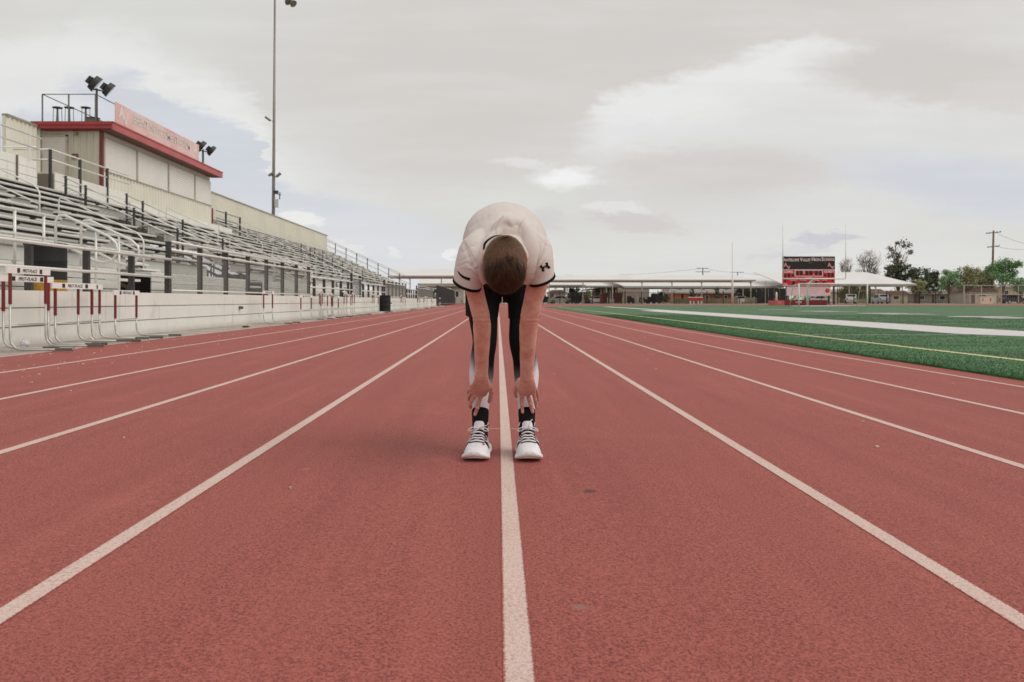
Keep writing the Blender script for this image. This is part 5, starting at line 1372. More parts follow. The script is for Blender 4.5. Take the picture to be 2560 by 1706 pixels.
canopy("long white shade canopy directly behind the grandstand's far end, the tallest roof", 892, 1180, 134, 618, 634, 5, 4, posts=[918, 1014, 1090, 1150])
canopy("lower white canopy roof seen beneath the tall one left of the person", 960, 1230, 156, 637, 652, 6, 4, dark=.5)
canopy("long white canopy between the person and the tall white pole", 1190, 1736, 155, 632.5, 643.5, 5, 8, posts=[1205, 1262, 1340, 1408, 1476, 1545, 1613.6, 1726.7], hip=(0, 28))
canopy("white hip-roofed canopy behind the long one, left half", 1200, 1432, 176, 646, 657, 5, 3, hip=(10, 30))
canopy("broad white canopy with slanted ends behind the orange building's front", 1434, 1800, 172, 640, 658, 7, 6, hip=(-34, -40), dark=.35)
canopy("large white canopy right of the scoreboard with a pointed right end", 1800, 2106, 168, 626, 653, 8, 5, hip=(-40, 74), dark=.3)
canopy("small low canopy glimpsed just right of the person", 1262, 1345, 165, 646, 655, 4, 1)
# iron picket fence
fn = thing("picket_fence", "black iron picket fence running behind the far bend of the track", "fence", (4, 154.5, 0))
XA, XB, YF = 4.0, 79.0, 154.5
b = MB()
for x in np.arange(XA, XB, .14): b.bar((x - 4, 0, .05), (x - 4, 0, 2.1), .02)
b.build("picket", M_POST, fn, kind="stuff")
for z in (.3, 1.95): b = MB(); b.bx(0, XB - XA, -.03, .03, z, z + .05); b.build("rail", M_POST, fn)
M_BP = mat("black_iron", (26, 26, 26), .5)
for x in np.arange(XA + 1.2, XB, 2.9): b = MB(); b.bx(x - 4 - .06, x - 4 + .06, -.06, .06, 0, 2.35 if int(x) % 3 else 2.9); b.build("post", M_BP, fn)
fn2 = thing("picket_fence", "short run of black iron fence behind the tall canopy, left of the person", "fence", (-11, 140, 0))
b = MB()
for x in np.arange(0, 12, .14): b.bar((x, 0, .05), (x, 0, 2.0), .02)
b.build("picket", M_POST, fn2, kind="stuff")
for x in np.arange(0, 12.1, 3): b = MB(); b.bx(x - .05, x + .05, -.05, .05, 0, 2.2); b.build("post", M_BP, fn2)
cf = thing("chain_link_fence", "grey tall chain-link fence at the far right edge", "fence", (at(2215, 690, 150).x, 150, 0))
b = MB(); L = 40
for x in np.arange(0, L, .35): b.bar((x, 0, 0), (x, 0, 3.1), .015)
for z in np.arange(.2, 3.1, .3): b.bar((0, 0, z), (L, 0, z), .015)
b.build("wire_mesh", M_WIRE, cf, kind="stuff")
M_GP = mat("grey_fence_post", (166, 162, 156), .5)
for x in (0, 3, 6.4, 9.4, 12.6, 15.8, 19): b = MB(); b.tube([(x, 0, 0), (x, 0, 3.3)], .09 if int(x) % 2 else .14, 8); b.build("post", M_GP, cf)
for z in (1.6, 3.2): b = MB(); b.tube([(0, 0, z), (L, 0, z)], .06, 6); b.build("rail", M_GP, cf)
wf = thing("windscreen_fence", "dark mesh windscreen panels left of the high jump mat", "fence", (at(1740, 690, 152).x, 152, 0))
x0_, x1_ = at(1740, 690, 152).x, at(1806, 690, 152).x
for i in range(5):
    w = (x1_ - x0_) / 5; b = MB(); b.bx(w * i, w * (i + 1) - .08, 0, .03, .1, 2.75); b.build("panel", mat("windscreen", (44, 46, 44), .9, .2, 1), wf)
    b = MB(); b.bx(w * i - .05, w * i + .03, -.05, .05, 0, 2.9); b.build("post", M_BP, wf)
# tall white pole
p = at(1683, 697, 150); t = thing("flag_pole", "tall slim white pole standing at the edge of the red apron", "pole", (p.x, 150, gz(5)))
b = MB(); b.tube([(0, 0, 0), (0, 0, 4.2), (0, 0, 4.3), (0, 0, 10.7)], .1, 10, rr=[.20, .17, .09, .055]); b.build("shaft", mat("white_pole_paint", (214, 210, 204), .4), t, smooth=True)
# goal posts
M_GW = mat("goal_white", (236, 233, 230), .4, .03)
t = thing("football_goal", "white American football goal post with two tall uprights and curved neck", "goal post", (35.85, 98.6, ZT + .02))
b = MB(); b.tube([(-.7 + .35, 1.2, 0), (-.35, 1.2, 1.9), (-.25, .9, 2.6), (0, .2, 3.0), (0, 0, 3.05)], .14, 10); b.build("gooseneck", M_GW, t, smooth=True)
b = MB(); b.tube([(-3.56, 0, 3.12), (3.56, 0, 3.12)], .075, 8); b.build("crossbar", M_GW, t, smooth=True)
for s_ in (-1, 1): b = MB(); b.tube([(s_ * 3.56, 0, 3.1), (s_ * 3.56, 0, 9.3)], .05, 8); b.build("upright", M_GW, t, smooth=True)
t = thing("soccer_goal", "white soccer goal frame standing in front of the scoreboard", "goal", (35.9, 93.2, ZT + .02))
for s_ in (-1, 1):
    b = MB(); b.tube([(s_ * 3.66, 0, 0), (s_ * 3.66, 0, 2.44)], .075, 8); b.build("post", M_GW, t, smooth=True)
    b = MB(); b.tube([(s_ * 3.66, 0, 2.44), (s_ * 3.66 - .3, 1.0, 2.3), (s_ * 3.66 - .3, 2.0, .05)], .04, 6); b.build("stay", M_GW, t, smooth=True)
b = MB(); b.tube([(-3.66, 0, 2.44), (3.66, 0, 2.44)], .075, 8); b.build("crossbar", M_GW, t, smooth=True)
b = MB(); b.tube([(3.66, 0, .05), (3.36, 2.0, .05), (-3.96, 2.0, .05), (-3.66, 0, .05)], .05, 6); b.build("ground_bar", M_GW, t, smooth=True)
# high-jump mat
p = at(1781, 700, 114); t = thing("high_jump_mat", "red high jump landing mat in front of the scoreboard", "mat", (p.x, 114, ZT))
wL = 119 * 114 / 2000
b = MB(); b.bx(1.2, wL, 0, 4, .02, .68).bx(1.25, wL - .05, .05, 3.95, .68, .74); b.build("cushion", mat("dark_red_vinyl", (130, 30, 36), .6, .08, 1), t)
b = MB(); b.bx(0, 1.19, -.1, 3, .02, .66); b.build("front_cushion", mat("pink_red_vinyl", (206, 92, 96), .6, .08, 1), t)
me = text_fit("UCS", .75, .22, off=.02); ob("lettering", me, t, (3.1, -.006, .46), FACE_CAM, M_GW)
me = text_fit("UCS", .35, .15, off=.02); ob("lettering", me, t, (.6, -.106, .40), FACE_CAM, M_GW)
b = MB(); b.tube([(.5, 1, .66), (.5, 1, 1.55), (.5, 1, 1.8)], .1, 8, rr=[.13, .12, .05]); b.build("bar_standard", M_GW, t, smooth=True)
p = at(1766, 690, 118); t = thing("marker_pole", "thin grey pole left of the high jump mat", "pole", (at(1757, 690, 118).x + .1, 118, ZT))
b = MB(); b.tube([(0, 0, 0), (0, 0, 3.4)], .04, 6); b.build("shaft", M_GP, t)
t = thing("judges_stand", "small red topped bench on white legs near the far fence", "bench", (at(1584, 690, 148).x, 148, gz(5)))
b = MB(); b.bx(0, 2.3, 0, .8, .62, 1.15); b.build("box_top", mat("red_box", (164, 60, 56), .6), t); b = MB(); b.bx(-.05, 2.35, -.05, .85, 1.15, 1.25); b.build("lid", M_GW, t)
for x in (.2, .75, 1.5, 2.05): b = MB(); b.bx(x, x + .12, .1, .7, 0, .62); b.build("leg", M_GW, t)
# ---- scoreboard
YS = 138.0
def sx_(x): return (x - 1797.3) * YS / 2000
def sz_(y): return EYE + (690 - y) * YS / 2000
sb = thing("scoreboard", "black and red stadium scoreboard on posts beyond the field", "scoreboard", (at(1797.3, 690, YS).x, YS, 0))
M_SBK = mat("scoreboard_black", (30, 28, 28), .6, .1, 1); M_SRD = mat("scoreboard_red", (196, 36, 42), .55, .06, 1); M_SW = mat("scoreboard_white", (226, 214, 212), .5, .02); M_SPK = mat("scoreboard_pink", (226, 150, 148), .5, .02)
def sq(px, py): return ((1900 + px / 6.534) / 1.088, (540 + py / 6.534) / 1.088)
def panel(name, x0, y0, x1, y1, m_, d, parent=sb):
    a, c_ = sq(x0, y0), sq(x1, y1); b = MB(); b.bx(sx_(a[0]), sx_(c_[0]), -d, 0, sz_(c_[1]), sz_(a[1])); return b.build(name, m_, parent)
def stext(s_, x0, y0, x1, y1, m_, d, parent=sb, off=.02):
    a, c_ = sq(x0, y0), sq(x1, y1); me = text_fit(s_, sx_(c_[0]) - sx_(a[0]), sz_(a[1]) - sz_(c_[1]), off=off); ob("lettering", me, parent, ((sx_(a[0]) + sx_(c_[0])) / 2, -d, (sz_(a[1]) + sz_(c_[1])) / 2), FACE_CAM, m_)
panel("name_panel", 362, 668, 1213, 876, M_SBK, .3)
panel("score_panel", 364, 886, 1211, 1136, M_SRD, .3)
panel("divider", 362, 877, 1213, 886, M_SW, .32); panel("top_edge", 360, 660, 1215, 668, M_SW, .32); panel("bottom_edge", 364, 1136, 1211, 1143, M_SW, .32)
for (s_, x0, y0, x1, y1) in [("A", 372, 695, 412, 746), ("NTELOPE", 416, 700, 628, 746), ("V", 642, 686, 690, 746), ("ALLEY", 692, 698, 818, 744), ("H", 834, 680, 878, 742), ("IGH", 880, 694, 976, 740), ("S", 994, 678, 1030, 740), ("CHOOL", 1034, 690, 1208, 738)]:
    stext(s_, x0, y0, x1, y1, M_SW, .31, off=.03)
for (x0, m_) in ((378, M_SPK), (1092, M_SPK)):
    stext("A", x0, 768, x0 + 60, 832, m_, .31, off=.05); stext("V", x0 + 50, 818, x0 + 108, 872, m_, .312, off=.05)
stext("LOPES", 384, 896, 530, 936, M_SW, .31, off=.04); stext("GUEST", 1034, 892, 1198, 930, M_SW, .31, off=.04)
panel("clock_frame", 556, 888, 1016, 992, M_SW, .32); ck = panel("clock_face", 572, 897, 1004, 980, M_SRD, .33)
def digit(x0, y0, x1, y1, d=.35): panel("digit_window", x0, y0, x1, y1, M_SBK, d)
for x0, x1 in ((576, 618), (640, 682), (730, 776), (796, 842), (888, 930), (954, 998)): digit(x0, 898, x1, 972)
for y in (916, 940): panel("colon_dot", 698, y - 9, 718, y + 9, M_SW, .35)
panel("decimal_dot", 856, 952, 872, 968, M_SW, .35)
for x0, y0, x1, y1 in ((388, 944, 420, 1008), (444, 944, 482, 1008), (508, 958, 550, 988), (1030, 954, 1068, 982), (1096, 936, 1132, 1002), (1152, 936, 1190, 1002), (392, 1044, 418, 1084), (1166, 1042, 1190, 1074), (518, 1068, 560, 1132), (648, 1068, 684, 1128), (700, 1068, 736, 1128), (890, 1066, 930, 1128), (1014, 1064, 1058, 1126)): digit(x0, y0, x1, y1, .32)
for (s_, x0, x1) in (("DOWN", 482, 592), ("TO GO", 640, 746), ("BALL ON", 824, 954), ("QTR", 1006, 1078)): stext(s_, x0, 1044, x1, 1062, M_SW, .31)
stext("TOL", 370, 1104, 446, 1134, M_SW, .31, off=.03); stext("TOL", 1128, 1100, 1208, 1130, M_SW, .31, off=.03)
panel("maker_plate", 730, 1000, 836, 1016, M_SPK, .31)
bnr = panel("sponsor_banner", 432, 1156, 1146, 1304, mat("banner_vinyl", (222, 202, 204), .6, .03, 1), .2)
for (y, x0, x1) in ((1190, 540, 960), (1222, 620, 950), (1254, 640, 930)):
    x = x0
    while x < x1:
        w = random.uniform(16, 44); panel("print_stroke", x, y - 6, min(x + w, x1), y + 6, mat("faint_print", (208, 172, 176), .6), .206, bnr); x += w + 10
a = sq(1094, 1222); b = MB(); b.tube([(sx_(a[0]), -.2, sz_(a[1])), (sx_(a[0]), -.24, sz_(a[1]))], .34, 20); b.build("ball_emblem", mat("emblem_red", (190, 44, 40), .4), bnr)
b = MB(); b.tube([(sx_(a[0]) - .03, -.245, sz_(a[1]) + .06), (sx_(a[0]) + .02, -.25, sz_(a[1]) + .02)], .12, 12); b.build("emblem_patch", mat("emblem_orange", (232, 168, 140), .4), bnr)
for px in (440, 790, 1130, 1212): a = sq(px, 1150); b = MB(); b.bx(sx_(a[0]) - .12, sx_(a[0]) + .12, .02, .3, 0, sz_(sq(0, 1100)[1])); b.build("post", M_POST, sb)
for x0 in (540, 860, 1190): a = sq(x0, 770 if x0 < 900 else 770)
panel("speaker_slot", 784, 764, 832, 776, mat("slot_grey", (90, 88, 88), .6), .31); panel("speaker_slot", 1036, 766, 1066, 776, MATS["slot_grey"], .31)
# ---- buildings
def windows(par, lst, Y, z0, frame=M_GW):
    for (x0, x1, a, c_) in lst:
        b = MB(); b.bx(x0, x1, -.06, .0, a, c_); w = b.build("window", mat("window_glass_dark", (60, 62, 62), .15), par)
        b = MB(); o_ = [(x0 - .08, a - .08), (x1 + .08, a - .08), (x1 + .08, c_ + .08), (x0 - .08, c_ + .08)]; i_ = [(x0, a), (x1, a), (x1, c_), (x0, c_)]
        b.add([(p[0], yy_, p[1]) for yy_ in (-.075, -.001) for p in o_ + i_], [(k, (k + 1) % 4, 4 + (k + 1) % 4, 4 + k) for k in range(4)] + [(8 + k, 12 + k, 12 + (k + 1) % 4, 8 + (k + 1) % 4) for k in range(4)] + [(k, 8 + k, 8 + (k + 1) % 4, (k + 1) % 4) for k in range(4)] + [(4 + k, 4 + (k + 1) % 4, 12 + (k + 1) % 4, 12 + k) for k in range(4)]); b.build("frame", frame, w)
Y = 186; x0, x1 = at(1546, 690, Y).x, at(1690, 690, Y).x
t = thing("orange_building", "low orange walled building with a white wavy roof beyond the picket fence", "building", (x0, Y, 0)); L = x1 - x0
M_OR = mat("orange_stucco", (196, 122, 74), .8, .08, .4)
for (a, c_) in ((0, .14), (.17, .27), (.30, .62), (.62, 1.0)): b = MB(); b.bx(L * a, L * c_ - .02, 0, 8, 0, 2.1 + .0); b.build("wall", M_OR if a < .28 else mat("orange_brown_stucco", (158, 94, 56), .8, .08, .4), t)
b = MB(); b.bx(L * .14, L * .17, .5, 8, 0, 2.1); b.build("doorway", M_SBK, t); windows(t, [(L * .38, L * .44, 1.0, 1.7), (L * .52, L * .57, 1.0, 1.6), (L * .82, L * .87, 1.0, 1.7)], Y, 0)
b = MB(); b.prism([(-.8, 2.1), (L + .8, 2.1), (L + 2.2, 2.35), (L * .9, 2.9), (-.8, 2.9)], -.6, 8.5, 'y'); rf_ = b.build("roof", M_CAN, t)
for k in range(6):
    xc = L * (.02 + .185 * k); b = MB(); pr = [(xc - 1.6, 2.9)] + [(xc + 1.6 * math.cos(R(180 - a)), 2.9 + 1.1 * math.sin(R(a))) for a in range(20, 180, 20)] + [(xc + 1.6, 2.9)]
    b.prism(pr, 0, 7, 'y'); b.build("roof_vault", M_CAN, rf_)
Y = 182; x0, x1 = at(1378, 690, Y).x, at(1492, 690, Y).x; L = x1 - x0
t = thing("beige_building", "beige school building with columned porch and blank pale end wall", "building", (x0, Y, 0))
b = MB(); b.bx(L * .36, L, 0, 10, 0, 3.6); b.build("wall", mat("pale_stucco", (188, 174, 164), .85, .04, .5), t)
b = MB(); b.bx(L * -.05, L * .36, 3, 10, 0, 3.2); b.build("recessed_wall", mat("brown_stucco", (120, 104, 90), .85, .06, .5), t)
b = MB(); b.prism([(-3.0, 2.7), (L * .36, 3.3), (L * .36, 3.75), (-3.0, 2.9)], -.3, 10, 'y'); b.build("roof", mat("dark_roof_edge", (74, 58, 52), .8), t)
for k in range(6): b = MB(); b.bx(L * .02 + k * .62, L * .02 + k * .62 + .25, .2, .5, 0, 3.0); b.build("column", mat("cream_column", (196, 186, 164), .7), t)
for k in range(4): b = MB(); b.bx(L * .37 + k * .5, L * .37 + k * .5 + .25, -.4, -.1, 0, 2.9); b.build("column", MATS["cream_column"], t)
for i, (xa, xb, lab) in enumerate([(1388, 1401, "narrow maroon storage container left of the white posts"), (1409, 1429, "wide maroon storage container right of the white posts")]):
    t = thing("storage_container", lab, "container", (at(xa, 690, 158).x, 158, 0)); w = (xb - xa) * 158 / 2000
    b = MB(); b.bx(0, w, 0, 2.4, .1, 1.9); b.build("body", mat("maroon_container", (84, 34, 38), .6, .1, 1), t); b = MB(); b.bx(-.03, w + .03, -.03, 2.43, 1.9, 1.98); b.build("lid", mat("maroon_lid", (70, 30, 34), .6), t)
t = thing("pink_panel_wall", "short pink wall beside the maroon containers", "wall", (at(1378, 690, 160).x, 160, 0)); b = MB(); b.bx(0, .75, 0, .15, 0, 1.75); b.build("panel", mat("pink_render", (196, 112, 108), .8), t); b = MB(); b.bx(-.02, .77, -.02, .17, 1.75, 1.82); b.build("coping", M_CANF, t)
for i, (xa, xb, yt, yb, Y, lab, wc, rc) in enumerate([
    (2228, 2290, 671, 697, 176, "pale cream bungalow with a brown roof behind the grey fence", (206, 198, 184), (110, 86, 76)),
    (2095, 2190, 676, 697, 186, "long low house with a white roof behind the dark trees", (176, 168, 158), (206, 200, 194)),
    (2215, 2262, 664, 690, 190, "house with a red brown roof edge behind the green trees", (196, 180, 166), (108, 72, 68)),
    (2296, 2400, 660, 697, 188, "cream house with flat white roof at the right edge", (190, 174, 150), (204, 200, 192)),
    (2035, 2085, 676, 697, 180, "white house behind the parked cars right of the scoreboard", (204, 190, 164), (150, 120, 96)),
    (1925, 2030, 672, 697, 190, "cream stuccoed house glimpsed under the right canopy", (206, 190, 156), (170, 150, 130)),
    (1262, 1300, 674, 699, 190, "small pale house just right of the person", (190, 186, 176), (120, 100, 90)),
    (1036, 1066, 662, 698, 170, "pale building beyond the end of the black fence", (196, 190, 174), (150, 146, 136))]):
    A, B_ = at(xa, yb, Y), at(xb, yt, Y); L, H_ = B_.x - A.x, B_.z; t = thing("house", lab, "house", (A.x, Y, 0))
    b = MB(); b.bx(0, L, 0, 8, 0, H_); b.build("wall", mat("house_wall_%d_%d_%d" % wc, wc, .85, .05, .4), t)
    b = MB(); b.prism([(-.4, H_), (L + .4, H_), (L - .8, H_ + .7), (.8, H_ + .7)], -.5, 8.5, 'y'); b.build("roof", mat("house_roof_%d_%d_%d" % rc, rc, .8, .06, .5), t)
    k = max(1, int(L / 3.2)); windows(t, [(L * (j + .35) / k, L * (j + .6) / k, H_ * .42, H_ * .78) for j in range(k)], Y, 0)
    b = MB(); b.bx(L * .05, L * .05 + .8, -.05, 0, 0, 1.95); b.build("door", mat("house_door", (120, 96, 84), .6), t)
for i, (x0_, x1_, Y, h_, lab, colr) in enumerate([(1548, 1700, 162, 1.0, "low tan block wall in front of the orange building", (150, 136, 112)), (1712, 1752, 164, 1.15, "low tan block wall beside the dark windscreen", (150, 136, 112)), (1262, 1385, 200, 1.4, "grey garden wall far behind the canopy posts", (120, 112, 102))]):
    A, B_ = at(x0_, 690, Y).x, at(x1_, 690, Y).x; t = thing("block_wall", lab, "wall", (A, Y, 0)); n_ = int((B_ - A) / .8)
    for k in range(n_): b = MB(); b.bx(k * .8, k * .8 + .78, 0, .2, 0, h_ - .06); b.build("block_pier", mat("tan_block", colr, .9, .1, 1), t)
    b = MB(); b.bx(0, B_ - A, -.03, .23, h_ - .055, h_); b.build("coping", mat("block_coping", (166, 154, 134), .9), t)
# ---- vehicles
def car(label, px, Y, colr, kind, rz, grp="vehicles parked beyond the fence"):
    t = thing("parked_car", label, "car", (at(px, 690, Y).x, Y, 0), R(rz), grp)
    if kind == 'suv': prof = [(-2.3, .35), (-2.35, .8), (-2.2, 1.05), (-1.9, 1.7), (.6, 1.75), (1.1, 1.1), (2.1, 1.0), (2.3, .7), (2.3, .35)]; win = [(-1.95, 1.08), (-1.75, 1.6), (.45, 1.64), (.9, 1.1)]
    else: prof = [(-2.2, .3), (-2.25, .75), (-2.0, .98), (-1.4, 1.02), (-.8, 1.42), (.5, 1.45), (1.2, 1.0), (2.1, .88), (2.25, .6), (2.25, .3)]; win = [(-1.3, 1.02), (-.75, 1.36), (.42, 1.38), (1.05, 1.02)]
    m_ = mat("car_paint_%d_%d_%d" % colr, colr, .25, .02, 1, metal=.1)
    b = MB(); b.prism([(x, z) for x, z in prof], -.85, .85, 'y'); b.build("body", m_, t)
    b = MB(); b.prism(win, -.87, .87, 'y'); b.build("side_glass", mat("car_glass", (16, 18, 20), .25, spec=.2), t)
    xr = prof[2][0]; b = MB(); b.add([(-2.06 if kind == 'suv' else -1.35, -.7, 1.12 if kind == 'suv' else 1.05), (-2.06 if kind == 'suv' else -1.35, .7, 1.12 if kind == 'suv' else 1.05), (-1.93 if kind == 'suv' else -.9, .65, 1.62 if kind == 'suv' else 1.38), (-1.93 if kind == 'suv' else -.9, -.65, 1.62 if kind == 'suv' else 1.38)], [(0, 1, 2, 3)])
    for v in range(4): b.v[v] = (b.v[v][0] - .07, b.v[v][1], b.v[v][2])
    b.build("rear_glass", MATS["car_glass"], t)
    for x in (-1.45, 1.4):
        for s_ in (-1, 1):
            b = MB(); b.tube([(x, s_ * .70, .33), (x, s_ * .9, .33)], .33, 16); w = b.build("wheel", mat("tyre", (26, 26, 27), .9), t)
            b = MB(); b.tube([(x, s_ * .89, .33), (x, s_ * .915, .33)], .2, 12); b.build("rim", M_GP, w)
    for s_ in (-1, 1):
        b = MB(); b.box((-2.27 if kind == 'suv' else -2.21, s_ * .68, .9), (.14, .22, .22)); b.build("tail_light", mat("tail_light_red", (130, 24, 24), .3), t)
        b = MB(); b.box((2.22, s_ * .62, .72), (.16, .3, .16)); b.build("headlight", mat("headlight_clear", (200, 204, 206), .2), t)
car("white car parked under the canopy just right of the person", 1287, 162, (206, 204, 200), 'sedan', 8)
car("white car parked in front of the beige building", 1354 + 22, 166, (200, 198, 194), 'sedan', -5)
car("small white hatchback right of the scoreboard", 1955, 160, (208, 206, 202), 'suv', 70)
car("silver SUV seen from behind, right of the soccer goal", 2022, 158, (176, 178, 182), 'suv', 84)
car("white car half hidden behind the high jump mat", 1880, 160, (204, 202, 198), 'sedan', 12)
car("dark SUV behind the grey fence at the right edge", 2330, 165, (52, 50, 52), 'suv', 4)
car("pale pickup-height car behind the tan wall", 1702, 170, (206, 204, 198), 'sedan', 0)
# carts and bins, dark clutter under the canopies
for i, (px, w, h_, Y, colr, lab) in enumerate([(1322, 1.7, 1.5, 159, (34, 36, 34), "dark wheeled bin under the left canopy"), (1334, 2.0, 1.45, 160, (44, 42, 40), "row of dark bins beside the dark bush"), (1498, 1.5, 1.3, 160, (34, 32, 34), "black cart beside the pale end wall"), (1350, .9, 1.2, 158, (90, 60, 58), "small brown crate near the canopy post"), (1508, 1.8, 1.9, 163, (40, 38, 38), "dark utility trailer left of the orange building"), (1480, 1.6, 1.1, 160, (52, 44, 42), "parked golf cart by the beige wall"),
      (1450, 1.3, 1.4, 161, (60, 46, 44), "brown hand cart in front of the pale wall"), (1252, 2.0, 1.7, 158, (40, 36, 36), "dark cabinet close to the person's elbow")]):
    t = thing("utility_cart", lab, "cart", (at(px, 690, Y).x - w / 2, Y, 0)); m_ = mat("cart_%d_%d_%d" % colr, colr, .7)
    b = MB(); b.prism([(0, .25), (w, .25), (w * .97, h_ * .75), (w * .6, h_ * .78), (w * .55, h_), (.05, h_)], 0, .9, 'y'); b.build("body", m_, t)
    for x in (.25, w - .25): b = MB(); b.tube([(x, -.05, .2), (x, .1, .2)], .2, 12); b.build("wheel", MATS["tyre"], t)
for i, (px, Y) in enumerate([(1291, 156.5), (1431, 156.5), (1396, 157)]):
    t = thing("bollard", "short pale yellow bollard, %s of three by the picket fence" % ["leftmost", "rightmost", "middle"][i], "bollard", (at(px, 690, Y).x, Y, 0), group="bollards by the picket fence"); b = MB(); b.tube([(0, 0, 0), (0, 0, 1.1), (0, 0, 1.15)], .1, 10, rr=[.1, .1, .06]); b.build("post", mat("pale_yellow_paint", (196, 184, 128), .6), t)
    b = MB(); b.tube([(0, 0, 0), (0, 0, .1)], .2, 10); b.build("footing", M_FOOT, t)
t = thing("electric_cabinet", "pale box with orange stickers in front of the right fence", "cabinet", (at(2248 + 5, 690, 149).x, 149, 0))
b = MB(); b.bx(0, 2.1, 0, 1, 0, 1.25); b.build("casing", mat("cabinet_cream", (206, 200, 180), .6), t); b = MB(); b.bx(.3, .5, -.02, 0, .5, 1.0).bx(1.6, 1.85, -.02, 0, .5, 1.0); b.build("sticker", mat("orange_sticker", (196, 92, 66), .6), t); b = MB(); b.bx(-.04, 2.14, -.04, 1.04, 1.25, 1.32); b.build("lid", MATS["cabinet_cream"], t)
# ---- utility poles
def upole(label, px, ytop, Y, arms, r=.16, tilt=0.0, colr=(112, 92, 60)):
    p = at(px, ytop, Y); t = thing("utility_pole", label, "utility pole", (p.x, Y, 0)); m_ = mat("timber_pole_%d" % colr[0], colr, .9, .15, 1)
    b = MB(); b.tube([(-tilt, 0, 0), (0, 0, p.z)], r, 8, rr=[r * 1.2, r * .8]); b.build("pole", m_, t, smooth=True)
    for (ya, hw, sk) in arms:
        z = at(0, ya, Y).z; b = MB(); b.bar((-hw, 0, z - sk), (hw, 0, z + sk), .16); ar = b.build("crossarm", mat("dark_timber", (66, 56, 44), .9), t)
        for k in (-1, -.5, .5, 1): b = MB(); b.tube([(hw * k * .95, 0, z + sk * k), (hw * k * .95, 0, z + sk * k + .25)], .05, 6); b.build("insulator", M_BRK, ar)
    return p
upole("tall timber utility pole with two crossarms at the far right", 2283, 530, 178, [(535, 1.5, .16), (567, 1.25, .14)], .22, .35)
upole("small distant utility pole left of the tall white pole", 1615, 616, 320, [(617, 2.2, 0), (625, 2.6, 0)], .22, 0, (86, 80, 76))
upole("distant utility pole just right of the tall white pole", 1695, 625, 340, [(626, 2.4, 0)], .2, 0, (88, 82, 78))
wt = thing("power_line", "sagging overhead wires between the two distant poles", "wire", (0, 0, 0))
for (A, B_, sg) in ((at(1300, 632, 420), at(1615, 617, 320), 3), (at(1615, 617, 320), at(1695, 626, 340), 1), (at(1695, 626, 340), at(1840, 633, 400), 2)):
    b = MB(); b.tube([A.lerp(B_, k / 12) - Vector((0, 0, sg * 4 * (k / 12) * (1 - k / 12) * .4)) for k in range(13)], .035, 4); b.build("wire", M_BRK, wt)
wt2 = thing("power_line", "overhead wires running off from the tall right-hand pole", "wire", (0, 0, 0))
for (ya, yb) in ((536, 560), (567, 556)):
    b = MB(); A, B_ = at(2290, ya, 178), at(2420, yb, 240); b.tube([A.lerp(B_, k / 12) - Vector((0, 0, 5 * (k / 12) * (1 - k / 12))) for k in range(13)], .03, 4); b.build("wire", M_BRK, wt2)
# ---- trees
def leafmat(name, c1, c2):
    m = bpy.data.materials.new(name); m.use_nodes = True; t = m.node_tree; t.nodes.clear(); q = G(t)
    b = q.n('ShaderNodeBsdfPrincipled'); o = q.n('ShaderNodeOutputMaterial'); t.links.new(b.outputs[0], o.inputs[0])
    gm = q.n('ShaderNodeNewGeometry'); t.links.new(q.mix(gm.outputs['Random Per Island'], lin(*c1), lin(*c2)), b.inputs['Base Color']); b.inputs['Roughness'].default_value = .7
    return m
M_BARK = mat("bark", (104, 90, 78), .9, .2, 3)
LEAF = {'dark': leafmat("dark_foliage", (50, 58, 42), (100, 108, 78)), 'green': leafmat("green_foliage", (104, 142, 98), (162, 188, 146)), 'olive': leafmat("olive_foliage", (132, 136, 96), (178, 176, 136)),
        'bright': leafmat("bright_foliage", (78, 122, 70), (134, 172, 116)), 'bare': leafmat("bare_twigs", (128, 112, 98), (166, 150, 136)), 'euc': leafmat("eucalyptus_leaves", (70, 66, 48), (118, 112, 86))}
